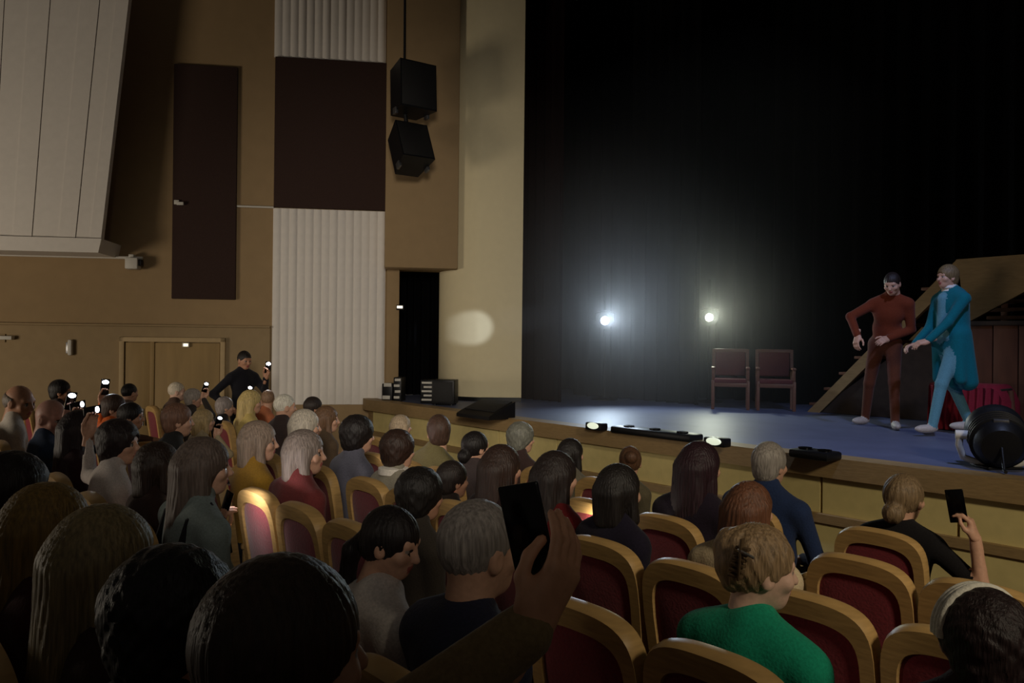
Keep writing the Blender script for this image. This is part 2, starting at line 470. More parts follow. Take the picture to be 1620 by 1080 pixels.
ring(MB(), 0.03, 0.30, -0.45, STAGE - .50).build('front_base', STAGECREAM, stage)

# black legs and backdrop
curtain('stage_leg_curtain', W(8.45, 9.75), W(8.45, 8.5), STAGE, 8.5, REDCLOTH, 7, 0.12, 'dark reddish black side curtain next to the cream column')
curtain('stage_leg_curtain', W(9.8, 9.6), W(9.8, 6.98), STAGE, 8.5, BLACKCLOTH, 11, 0.14, 'black side curtain with one vertical edge between the two glowing lamps')
curtain('backdrop_curtain', W(11.2, 10.5), W(11.2, -3.5), STAGE, 8.5, BLACKCLOTH, 42, 0.16, 'wide black curtain hanging behind the two wooden chairs')
curtain('side_backdrop_curtain', W(8.3, 11.2), W(13.8, 10.2), STAGE, 8.5, BLACKCLOTH, 12, 0.14, 'black curtain closing the wings behind the side curtains')

# boom lamps
def boom_lamp(pos, label, colr, strength, rad):
    root = empty('stage_spotlight', (pos.x, pos.y, STAGE), label=label, cat='stage light')
    d = (Vector((0, 0, EYE)) - pos); d.z = 0; d.normalize()
    M = frame(pos, Vector((-d.y, d.x, 0)), Vector((0, 0, 1)), d)
    barrel = MB().lathe([(.10, -.30), (.12, -.28), (.125, -.05), (.135, -.03), (.135, 0), (.115, 0.0), (.115, -.02)], 24, M).build('barrel', BLACK, root)
    MB().lathe([(rad * .02, -.012), (rad, -.012), (rad, -.004), (rad * .02, .012)], 24, M).build('lens', emit('lamp_lens', colr, strength), barrel)
    MB().tube([(pos.x - d.x * .2, pos.y - d.y * .2, STAGE + .02), (pos.x - d.x * .2, pos.y - d.y * .2, pos.z + .6)], 0.022).build('boom_pole', BLACK, root)
    MB().lathe([(.22, 0), (.22, .02), (.04, .035)], 20, Matrix.Translation((pos.x - d.x * .2, pos.y - d.y * .2, STAGE))).build('base', BLACK, root)
    yk = [M @ Vector((x, y, -.15)) for x, y in ((-.15, 0), (-.15, .12), (0, .16), (.15, .12), (.15, 0))]
    MB().tube(yk, 0.012).build('yoke', BLACK, root)
boom_lamp(LAMP1, 'cool bluish glowing stage spotlight on a pole at the side curtain', (205, 225, 255), 14.0, 0.065)
boom_lamp(LAMP2, 'pale greenish glowing stage spotlight on a pole near the wooden chairs', (238, 250, 215), 9.0, 0.06)

# stage haze
hz = MB().box((7.0, 4.4, STAGE + .03), (11.1, 8.9, 5.2), HALL).build('stage_haze', BLACK, None, label='thin haze hanging in the air over the stage', cat='haze', kind='stuff')
hm = bpy.data.materials.new('haze'); hm.use_nodes = True
hm.node_tree.nodes.remove(hm.node_tree.nodes['Principled BSDF'])
vs = hm.node_tree.nodes.new('ShaderNodeVolumeScatter')
vs.inputs['Anisotropy'].default_value = 0.0
def haze_density():
    nt = hm.node_tree
    geo = nt.nodes.new('ShaderNodeNewGeometry'); last = None
    for P, rad, amt in ((LAMP1, 3.6, .115), (LAMP2, 2.2, .070)):
        vd = nt.nodes.new('ShaderNodeVectorMath'); vd.operation = 'DISTANCE'
        vd.inputs[1].default_value = P
        mr = nt.nodes.new('ShaderNodeMapRange'); mr.interpolation_type = 'SMOOTHERSTEP'
        mr.inputs['From Min'].default_value = 0; mr.inputs['From Max'].default_value = rad
        mr.inputs['To Min'].default_value = amt; mr.inputs['To Max'].default_value = 0.003
        nt.links.new(geo.outputs['Position'], vd.inputs[0]); nt.links.new(vd.outputs['Value'], mr.inputs['Value'])
        if last is None: last = mr.outputs['Result']
        else:
            ad = nt.nodes.new('ShaderNodeMath'); ad.operation = 'ADD'
            nt.links.new(last, ad.inputs[0]); nt.links.new(mr.outputs['Result'], ad.inputs[1]); last = ad.outputs[0]
    nt.links.new(last, vs.inputs['Density'])
haze_density()
hm.node_tree.links.new(vs.outputs[0], hm.node_tree.nodes['Material Output'].inputs['Volume'])
hz.data.materials.clear(); hz.data.materials.append(hm)

# ------------------------------------------------------------------ line-array speakers
def speaker(px, py, tilt, w, h, dep, label):
    pos = at_d(px, py, 11.25)
    root = empty('loudspeaker', pos, label=label, cat='loudspeaker')
    fwd = Vector((0.55, -0.83, 0)).normalized()
    M = frame(pos, Vector((-fwd.y, fwd.x, 0)), -fwd) @ Matrix.Rotation(tilt, 4, 'X')
    # x right, y backwards, z up ; trapezoid in plan (narrower at the back)
    mb = MB(); mb.prism([(-w / 2, -dep / 2), (w / 2, -dep / 2), (w * .36, dep / 2), (-w * .36, dep / 2)], -h / 2, h / 2, M)
    cab = mb.build('cabinet', BLACK, root)
    mb = MB(); mb.box((-w / 2 + .02, -dep / 2 - .012, -h / 2 + .02), (w / 2 - .02, -dep / 2 + .004, h / 2 - .02), M, 0.006)
    mb.build('grille', GRILLE, cab)
    for sgn in (-1, 1):
        MB().box((sgn * w * .44 - .02, -.05, -h / 2 - .05), (sgn * w * .44 + .02, .05, -h / 2 + .04), M, .004).build('rigging_plate', STEEL, root)
    for (x, z) in ((w * .5, h * .30), (w * .5, -h * .3)):
        MB().box((x * .9 - .01, -dep * .3, z - .02), (x * .9 + .014, -dep * .15, z + .01), M, .003).build('handle', STEEL, root)
    return root, M
speaker(650, 143, R(-3), 0.56, 0.66, 0.50, 'upper black loudspeaker cabinet hung beside the square brown panel')
rt, M2 = speaker(647, 236, R(-26), 0.50, 0.60, 0.44, 'lower black loudspeaker cabinet tilted down towards the audience')
MB().tube([at_d(641, -60, 11.3), at_d(640, 112, 11.3)], 0.018).build('hanging_cable', BLACK, None, label='dark cable holding the hung loudspeakers', cat='cable')
MB().tube([at_d(641, 180, 11.3), at_d(644, 204, 11.3)], 0.03).build('speaker_link', BLACK, None, label='dark link bar joining the two hung loudspeakers', cat='bar')

# ------------------------------------------------------------------ things on the stage
def stage_pt(px, py):
    r = ray(px, py); return Vector((0, 0, EYE)) + r * ((STAGE - EYE) / r.z)

def stage_chair(px, py, label):
    p = stage_pt(px, py)
    rz = math.atan2(-0.93, -0.25) - math.pi / 2          # faces the front of the stage
    root = empty('wooden_chair', (p.x, p.y, STAGE), rz, label=label, cat='chair', group='wooden chairs at the back of the stage')
    root.scale = (.87, .87, .87)
    K = dict(world=False)
    w, dp = .27, .25
    for x in (-w, w):
        MB().box((x - .025, dp - .05, 0), (x + .025, dp, .46), None, .006).build('leg', CHERRY, root, **K)
        MB().add(*tapered((x, -dp, 0), (x, -dp - .02, .46), (x, -dp - .11, .96), .024)).build('leg', CHERRY, root, **K)
        MB().box((x - .03, -dp - .02, .64), (x + .03, dp - .02, .675), None, .01).build('armrest', CHERRY, root, **K)
        MB().box((x - .02, dp - .09, .45), (x + .02, dp - .05, .65), None, .006).build('arm_post', CHERRY, root, **K)
    MB().box((-w, -dp, .36), (w, dp, .43), None, .01).build('seat_frame', CHERRY, root, **K)
    MB().box((-w + .02, -dp + .01, .42), (w - .02, dp + .01, .49), None, .025, seg=3).build('seat', CHERRYF, root, **K)
    Mb = Matrix.Translation((0, -dp - .03, .52)) @ Matrix.Rotation(R(11), 4, 'X')
    MB().box((-w + .03, -.03, 0), (w - .03, .04, .40), Mb, .022, seg=3).build('backrest', CHERRYF, root, **K)
    MB().box((-w, -.03, .38), (w, .03, .45), Mb, .012).build('top_rail', CHERRY, root, **K)
def tapered(a, b, c, r):
    v = []; 
    for p in (a, b, c):
        for dx, dy in ((-r, -r), (r, -r), (r, r), (-r, r)): v.append((p[0] + dx, p[1] + dy, p[2]))
    f = [(3, 2, 1, 0), (8, 9, 10, 11)]
    for k in (0, 4):
        for i in range(4): f.append((k + i, k + (i + 1) % 4, k + 4 + (i + 1) % 4, k + 4 + i))
    return v, f
stage_chair(1155, 646, 'wooden armchair with dark red upholstery standing nearer the pale green lamp')
stage_chair(1226, 648, 'wooden armchair with dark red upholstery standing nearer the slanted beige beam')

# set piece: stair-like unit
def set_piece():
    S = 10.15
    def sp(px, py, s=S):
        p = at_s(px, py, s); st = ST(p); return st[1], p.z
    root = empty('stage_staircase', W(S, 4.5, STAGE), label='wooden staircase set piece with slanted beige stringer and high side board', cat='set piece')
    # slab in (t, z) plane with thickness along s
    def slab(name, pts, s0, s1, m, par=root):
        v = [W(s0, t, z) for t, z in pts] + [W(s1, t, z) for t, z in pts]
        n = len(pts)
        f = [tuple(range(n)), tuple(reversed(range(n, 2 * n)))] + [(i, n + i, n + (i + 1) % n, (i + 1) % n) for i in range(n)]
        return MB().add(v, f).build(name, m, par)
    a = sp(1280, 640); b = sp(1296, 638); c = sp(1524, 432); d = sp(1516, 411)
    a = (a[0], STAGE); b = (b[0] - .03, STAGE)
    slab('stringer', [a, b, c, d], S - .05, S + .03, SETWOOD)
    slab('stringer', [a, b, c, d], S + .87, S + .95, SETWOOD)
    e = sp(1530, 506)
    g0 = sp(1614, 453); sl = (g0[1] - e[1]) / (g0[0] - e[0])
    zt = 2.9
    tend = e[0] + (zt - .05 - e[1]) / sl
    slab('side_board', [d, (d[0] - 2.2, zt), (tend - .4, zt - .02), (tend, zt - .05), e, (c[0] + .02, c[1])], S - .07, S, SETWOOD)
    slab('side_rail', [(e[0] + .03, e[1] - .07), (e[0] + .03, e[1] + .05), (tend, zt - .05), (tend, zt - .2)], S - .09, S - .02, SETWOOD)
    # dark infill below the stringer
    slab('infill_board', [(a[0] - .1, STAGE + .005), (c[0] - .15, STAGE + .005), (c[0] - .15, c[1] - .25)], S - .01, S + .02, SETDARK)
    # steps between the stringers
    n = 9
    for i in range(n):
        k = (i + .5) / n
        t = a[0] + (d[0] - a[0]) * k; z = STAGE + (d[1] - STAGE) * k
        MB().box((S + .03, t - .12, z - .02), (S + .87, t + .12, z + .015), HALL, .004).build('step', SETBROWN, root)
    # landing
    MB().box((S, d[0] - 2.2, zt - .08), (S + .95, d[0] + .02, zt - .03), HALL, .005).build('landing', SETBROWN, root)
    for t in (d[0] - .25, d[0] - 2.1):
        MB().box((S + .8, t - .04, STAGE), (S + .88, t + .04, zt - .05), HALL, .005).build('post', SETBROWN, root)
    # second flight slats seen underneath
    for i in range(4):
        tz = sp(1585, 462 + i * 13)
        MB().box((S + .25, tz[0] - .9, tz[1] - .02), (S + .45, tz[0] + .30 - i * .02, tz[1] + .02), HALL, .004).build('slat', SETBROWN, root)
    # boarded booth
    r2 = empty('wooden_booth', W(S - .25, 3.0, STAGE), label='brown boarded booth under the staircase behind the red drape', cat='set piece')
    t0, zt2 = sp(1532, 515, S - .3); t1 = t0 - 2.0
    nb = 8
    for i in range(nb):
        x0 = t0 - (t0 - t1) * i / nb; x1 = t0 - (t0 - t1) * (i + 1) / nb
        MB().box((S - .3, x1 + .006, STAGE), (S - .26 + .01 * (i % 2), x0 - .006, zt2), HALL, .005).build('plank', SETBROWN, r2)
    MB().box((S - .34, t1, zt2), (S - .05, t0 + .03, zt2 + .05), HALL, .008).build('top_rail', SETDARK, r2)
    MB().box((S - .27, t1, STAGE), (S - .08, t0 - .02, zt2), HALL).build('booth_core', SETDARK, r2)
    # red drape over a bench
    r3 = empty('draped_bench', W(S - .66, 3.0, STAGE), label='low bench covered with a crimson drape behind the actor in teal', cat='bench')
    tb0, zb = sp(1484, 604, S - .66); tb1 = sp(1602, 604, S - .66)[0]
    mb = MB(); cnt = 48; v = []; f = []
    prof = [(-.30, STAGE + .01), (-.29, STAGE + .2), (-.26, zb - .03), (-.22, zb), (.22, zb), (.26, zb - .03), (.29, STAGE + .2), (.30, STAGE + .01)]
    for i in range(cnt + 1):
        t = tb0 + (tb1 - tb0) * i / cnt
        for j, (x, z) in enumerate(prof):
            wv = .03 * math.sin(i * 1.3 + j * .3) * (1 if j in (0, 1, 6, 7) else .15)
            endd = .35 * max(0, (i - 40) / 8) ** 2 if j > 0 else 0
            v.append((S - .66 + x + (wv if x < 0 else -wv), t, z - (endd * (z - STAGE) if i > 40 else 0)))
    npf = len(prof)
    for i in range(cnt):
        for j in range(npf - 1): f.append((i * npf + j, (i + 1) * npf + j, (i + 1) * npf + j + 1, i * npf + j + 1))
    f.append(tuple(range(npf))); f.append(tuple(reversed(range(cnt * npf, (cnt + 1) * npf))))
    mb.add(v, f, HALL, 0, True).build('drape', REDDRAPE, r3)
    MB().box((S - .84, tb1 + .05, STAGE), (S - .48, tb0 - .05, zb - .04), HALL, .01).build('bench_core', SETDARK, r3)
    MB().tube([W(S - .66, tb1 - .02, STAGE), W(S - .66, tb1 + .02, zb - .06)], .03).build('leg', SETBROWN, r3)
set_piece()

# equipment along the stage edge
def floor_spot():
    p = stage_pt(1568, 742) + N * .12
    root = empty('floor_spotlight', (p.x, p.y, STAGE), label='big black stage spotlight with a silver yoke lying on the stage edge', cat='stage light')
    ax = Vector((0.40, 0.88, 0.22)).normalized(); x = ax.cross(Vector((0, 0, 1))).normalized(); y = x.cross(ax)
    c = Vector((p.x, p.y, STAGE + .235))
    M = frame(c, x, -y, ax)
    barrel = MB().lathe([(.05, -.26), (.13, -.25), (.17, -.20), (.185, -.1), (.19, .05), (.205, .07), (.205, .16), (.18, .16), (.17, .1)], 32, M).build('barrel', BLACK, root)
    for k in range(4):
        MB().lathe([(.188, -.15 + k * .05), (.2, -.145 + k * .05), (.2, -.135 + k * .05), (.188, -.13 + k * .05)], 32, M).build('cooling_fin', BLACK, barrel)
    MB().lathe([(.01, .1), (.165, .1), (.165, .112), (.01, .13)], 32, M).build('lens', BLACKPH, barrel)
    zz = Vector((0, 0, 1))
    yk = [c - x * .245, c - x * .25 - zz * .08, c - x * .22 - zz * .17, c - x * .12 - zz * .205, c + x * .12 - zz * .205, c + x * .22 - zz * .17, c + x * .25 - zz * .08, c + x * .245]
    MB().tube(yk, .026, 10).build('yoke', PALE, root)
    for sx in (-1, 1):
        MB().tube([c + x * sx * .19, c + x * sx * .275], .035, 14).build('yoke_knob', PALE, root)
    MB().box((-.14, -.11, 0), (.14, .11, .02), Matrix.Translation((p.x, p.y, STAGE)), .006).build('base_plate', BLACK, root)
    MB().box((-.05, -.03, -.02), (.05, .03, .04), frame(c - ax * .2 + Vector((0, 0, .16)), x, -y, ax), .006).build('gel_clip', STEEL, root)
    MB().tube([c - ax * .25, c - ax * .38 + Vector((0, 0, -.12)), Vector((c.x - ax.x * .45, c.y - ax.y * .45, STAGE + .03))], .012).build('power_cord', BLACK, root)
floor_spot()
def footlight(px, py, label):
    p = stage_pt(px, py)
    root = empty('footlight', (p.x, p.y, STAGE), label=label, cat='footlight')
    M = HALL.copy(); M.translation = (p.x, p.y, STAGE)
    MB().box((-.05, -.11, 0.012), (.06, .11, .09), M, .015).build('housing', BLACK, root)
    MB().lathe([(.002, 0), (.034, 0), (.030, .012), (.002, .016)], 18, frame(M @ Vector((-.05, 0, .06)), U, Vector((0, 0, 1)), -N) @ Matrix.Diagonal((2.3, 1, 1, 1))).build('lens', emit('footlight_lens', (230, 240, 215), 0.75), root)
footlight(1134, 708, 'small lit footlight on the stage edge beside the long dark purple hair')
footlight(943, 682, 'small lit footlight on the stage edge near the cool lamp')
def floor_tray(pxa, pya, pxb, pyb, label, h=.07, w=.18):
    a = stage_pt(pxa, pya); b = stage_pt(pxb, pyb)
    d = (b - a); L = d.length; d.normalize(); n = Vector((-d.y, d.x, 0))
    M = frame(a, d, n)
    root = empty('batten_light', a, label=label, cat='stage light')
    MB().box((0, -.03, 0), (L, w, h), M, .02).build('housing', BLACK, root)
    k = max(2, int(L / .3))
    for i in range(k):
        MB().lathe([(.055, 0), (.055, .012), (.035, .014)], 14, M @ Matrix.Translation((L * (i + .5) / k, w * .4, h))).build('lens', BLACKPH, root)
floor_tray(968, 684, 1095, 700, 'long black batten light lying along the stage edge between the footlights')
floor_tray(1250, 722, 1312, 731, 'short black batten light on the stage edge behind the grey-haired blue shirt')
def wedge(px, py, w, h, label, rz):
    p = stage_pt(px, py)
    root = empty('stage_monitor', (p.x, p.y, STAGE), rz, label=label, cat='loudspeaker')
    v = [(-w / 2, -.2, 0), (w / 2, -.2, 0), (w / 2, .2, 0), (-w / 2, .2, 0), (-w / 2, -.2, h), (w / 2, -.2, h), (w / 2, .12, .08), (-w / 2, .12, .08), (-w / 2, .2, .04), (w / 2, .2, .04)]
    MB().add(v, [(3, 2, 1, 0), (0, 1, 5, 4), (4, 5, 6, 7), (7, 6, 9, 8), (8, 9, 2, 3), (0, 4, 7, 8, 3), (1, 2, 9, 6, 5)]).build('cabinet', BLACK, root, world=False)
    sl = math.atan2(h - .08, .32)
    M = Matrix.Translation((0, -.04, (h + .08) / 2)) @ Matrix.Rotation(-sl, 4, 'X')
    MB().box((-w / 2 + .03, -.15, -.002), (w / 2 - .03, .15, .012), M, .004).build('grille', GRILLE, root, world=False)
wedge(768, 660, .62, .20, 'low black wedge monitor on the stage front below the cream column', R(131))
def stage_box(px, py, w, d, h, label):
    p = stage_pt(px, py)
    root = empty('loudspeaker', (p.x, p.y, STAGE), R(-8), label=label, cat='loudspeaker')
    MB().box((-w / 2, -d / 2, 0.02), (w / 2, d / 2, h), None, .012).build('cabinet', BLACK, root, world=False)
    MB().box((-w / 2 + .02, -d / 2 - .012, .05), (w / 2 - .02, -d / 2 + .003, h - .03), None, .005).build('grille', GRILLE, root, world=False)
    for sx in (-1, 1):
        for sy in (-1, 1):
            MB().lathe([(.02, 0), (.02, .025)], 10, Matrix.Translation((sx * (w / 2 - .04), sy * (d / 2 - .04), 0))).build('foot', BLACK, root, world=False)
stage_box(704, 640, .32, .30, .36, 'square black loudspeaker on the stage in front of the cream column')
def prop_rack(px, py, label, rows, w, h):
    p = stage_pt(px, py)
    root = empty('equipment_case', (p.x, p.y, STAGE), R(-6), label=label, cat='case')
    MB().box((-w / 2, -.14, 0), (w / 2, .14, h), None, .012).build('case_body', BLACK, root, world=False)
    for i in range(rows):
        z = h * (.18 + .72 * i / max(1, rows - 1)) - .02
        x = (.12 * w) * ((i % 2) * 2 - 1)
        MB().box((-w * .36 + x * .5, -.155, z), (w * .36 + x * .5, -.135, z + h / rows * .42), None, .004).build('white_sticker', PALE, root, world=False)
prop_rack(681, 637, 'black equipment case with white stickers beside the square loudspeaker', 5, .24, .34)
prop_rack(632, 634, 'narrow black equipment case with pale stickers by the doorway jamb', 4, .12, .36)
prop_rack(616, 633, 'small case with pale front at the foot of the pleated panel', 2, .16, .26)
# tiny lights on the stage
o = empty('doorway_light', at_d(632, 486, 12.35), label='tiny white light on the stage doorway jamb', cat='light')
wbox('housing', 627, 482, 639, 490, .05, .10, BLACK, o, .005)
wbox('lens', 628, 483.5, 637, 487.5, .09, .115, emit('jamb_light', (255, 245, 225), 1.2), o, .004)

# ------------------------------------------------------------------ signed-distance figures
class Field:
    def __init__(s, lo, hi, h):
        s.lo = np.array(lo, float); s.h = h
        n = np.ceil((np.array(hi) - s.lo) / h).astype(int) + 1
        s.ax = [s.lo[i] + h * np.arange(n[i]) for i in range(3)]
        s.f = np.full(n, 0.5, np.float32); s.best = np.full(n, 0.5, np.float32); s.mid = np.zeros(n, np.int16)
    def _loc(s, lo, hi, pad):
        sl = []; g = []
        for i in range(3):
            a = int(max(0, math.floor((lo[i] - pad - s.lo[i]) / s.h))); b = int(min(len(s.ax[i]), math.ceil((hi[i] + pad - s.lo[i]) / s.h) + 1))
            if b <= a: return None, None
            sl.append(slice(a, b)); sh = [1, 1, 1]; sh[i] = b - a
            g.append(s.ax[i][a:b].reshape(sh))
        return tuple(sl), g
    def _put(s, sl, d, mat, k, op):
        f = s.f[sl]
        if op == 'sub':
            s.f[sl] = np.maximum(f, -d); return
        if op == 'and':
            s.f[sl] = np.maximum(f, d); return
        b = s.best[sl]; w = d < b
        s.mid[sl] = np.where(w, mat, s.mid[sl]); s.best[sl] = np.where(w, d, b)
        if k > 0:
            hh = np.clip(.5 + .5 * (f - d) / k, 0, 1)
            s.f[sl] = f * (1 - hh) + d * hh - k * hh * (1 - hh)
        else: s.f[sl] = np.minimum(f, d)
    def cone(s, a, b, ra, rb, mat=0, k=.03, op='add', sy=1.0):
        a = np.array(a, float); b = np.array(b, float); r = max(ra, rb)
        sl, g = s._loc(np.minimum(a, b) - r, np.maximum(a, b) + r, .07)
        if sl is None: return
        ab = b - a; L2 = max(1e-9, float(ab @ ab))
        p = [g[i] - a[i] for i in range(3)]
        t = np.clip((p[0] * ab[0] + p[1] * ab[1] + p[2] * ab[2]) / L2, 0, 1)
        d = np.sqrt((p[0] - t * ab[0]) ** 2 + ((p[1] - t * ab[1]) * sy) ** 2 + (p[2] - t * ab[2]) ** 2) - (ra + (rb - ra) * t)
        s._put(sl, d.astype(np.float32), mat, k, op)
    def ell(s, c, r, mat=0, k=.03, op='add', rz=0.0, rx=0.0):
        m = max(r)
        lo = np.array(c) - (m if (rz or rx) else np.array(r)); hi = np.array(c) + (m if (rz or rx) else np.array(r))
        sl, g = s._loc(lo, hi, .07)
        if sl is None: return
        x, y, z = (g[i] - c[i] for i in range(3))
        if rz: x, y = x * math.cos(rz) + y * math.sin(rz), -x * math.sin(rz) + y * math.cos(rz)
        if rx: y, z = y * math.cos(rx) + z * math.sin(rx), -y * math.sin(rx) + z * math.cos(rx)
        q0 = np.sqrt((x / r[0]) ** 2 + (y / r[1]) ** 2 + (z / r[2]) ** 2)
        q1 = np.sqrt((x / r[0] ** 2) ** 2 + (y / r[1] ** 2) ** 2 + (z / r[2] ** 2) ** 2) + 1e-6
        d = q0 * (q0 - 1) / q1
        s._put(sl, d.astype(np.float32), mat, k, op)
    def plane(s, nrm, off, op='and'):
        g = [s.ax[i].reshape([-1 if j == i else 1 for j in range(3)]) for i in range(3)]
        d = nrm[0] * g[0] + nrm[1] * g[1] + nrm[2] * g[2] - off
        s._put(tuple(slice(None) for _ in range(3)), d.astype(np.float32), 0, 0, op)
    def noise(s, fn):
        g = np.meshgrid(*s.ax, indexing='ij')
        s.f += fn(*g).astype(np.float32)
    def mesh(s):
        f = s.f
        f[0] = f[-1] = .5; f[:, 0] = f[:, -1] = .5; f[:, :, 0] = f[:, :, -1] = .5
        neg = f < 0
        cnt = np.zeros(np.array(f.shape) - 1, np.int8)
        for i in (0, 1):
            for j in (0, 1):
                for k in (0, 1):
                    cnt += neg[i:neg.shape[0] - 1 + i, j:neg.shape[1] - 1 + j, k:neg.shape[2] - 1 + k]
        act = (cnt > 0) & (cnt < 8)
        idx = np.full(act.shape, -1, np.int32); n = int(act.sum()); idx[act] = np.arange(n)
        I = np.argwhere(act)
        acc = np.zeros((n, 3)); num = np.zeros(n)
        cs = [(i, j, k) for i in (0, 1) for j in (0, 1) for k in (0, 1)]
        for a in cs:
            for ax in range(3):
                if a[ax]: continue
                b = list(a); b[ax] = 1
                fa = f[I[:, 0] + a[0], I[:, 1] + a[1], I[:, 2] + a[2]]; fb = f[I[:, 0] + b[0], I[:, 1] + b[1], I[:, 2] + b[2]]
                w = (fa < 0) != (fb < 0)
                t = np.where(w, fa / np.where(w, fa - fb, 1), 0)
                p = I + np.array(a); p = p.astype(float); p[:, ax] += t
                acc[w] += p[w]; num[w] += 1
        v = acc / num[:, None]
        Q = []
        for ax in range(3):
            o1, o2 = (ax + 1) % 3, (ax + 2) % 3
            s0 = [slice(None)] * 3; s1 = [slice(None)] * 3
            s0[ax] = slice(0, -1); s1[ax] = slice(1, None)
            c = neg[tuple(s0)] != neg[tuple(s1)]
            E = np.argwhere(c)
            E = E[(E[:, o1] > 0) & (E[:, o2] > 0) & (E[:, o1] < f.shape[o1] - 1) & (E[:, o2] < f.shape[o2] - 1)]
            def cell(d1, d2):
                e = E.copy(); e[:, o1] += d1; e[:, o2] += d2; return idx[e[:, 0], e[:, 1], e[:, 2]]
            q = np.stack([cell(-1, -1), cell(0, -1), cell(0, 0), cell(-1, 0)], 1)
            inside = neg[E[:, 0], E[:, 1], E[:, 2]]
            q[~inside] = q[~inside][:, ::-1]
            Q.append(q)
        Q = np.concatenate(Q)
        fc = np.rint(v[Q].mean(1)).astype(int)
        mi = s.mid[fc[:, 0], fc[:, 1], fc[:, 2]]
        return s.lo + v * s.h, Q, mi

# material slots of a figure
SKIN, TOP, LEGS, SHOE, EYE_W, EYE_D, LIP, EXTRA = range(8)

_head = {}
def head_mesh(h=.0055, fem=False):
    key = (h, fem)
    if key in _head: return _head[key]
    F_ = Field((-.11, -.135, -.26), (.11, .15, .14), h)
    F_.ell((0, -.012, .022), (.073, .094, .093), SKIN, .02)
    F_.ell((0, .02, -.035), (.060 if not fem else .056, .068, .075), SKIN, .03)
    F_.ell((0, .045, -.083), (.030 if not fem else .025, .030, .027), SKIN, .03)      # chin
    F_.cone((-.035, .066, .026), (.035, .066, .026), .016, .016, SKIN, .02)           # brow
    for sx in (-1, 1):
        F_.ell((sx * .042, .058, -.022), (.024, .022, .022), SKIN, .02)               # cheek
        F_.ell((sx * .03, .088, .006), (.016, .014, .011), SKIN, .0, 'sub')           # eye socket
        F_.ell((sx * .031, .071, .005), (.0105, .0115, .0075), EYE_W, .0)
        F_.ell((sx * .031, .080, .005), (.006, .005, .006), EYE_D, .0)
        F_.ell((sx * .074, -.008, -.008), (.011, .022, .033), SKIN, .008)             # ear
        F_.ell((sx * .086, .0, -.006), (.007, .011, .018), SKIN, .0, 'sub')
    F_.cone((0, .080, .012), (0, .100, -.026), .008, .013, SKIN, .012)                # nose
    F_.ell((0, .082, -.053), (.022, .010, .006), LIP, .004)
    F_.ell((0, .080, -.062), (.019, .010, .006), LIP, .004)
    F_.cone((0, -.028, -.05), (0, -.055, -.235), .055 if not fem else .047, .06 if not fem else .052, SKIN, .03)
    _head[key] = F_.mesh()
    return _head[key]

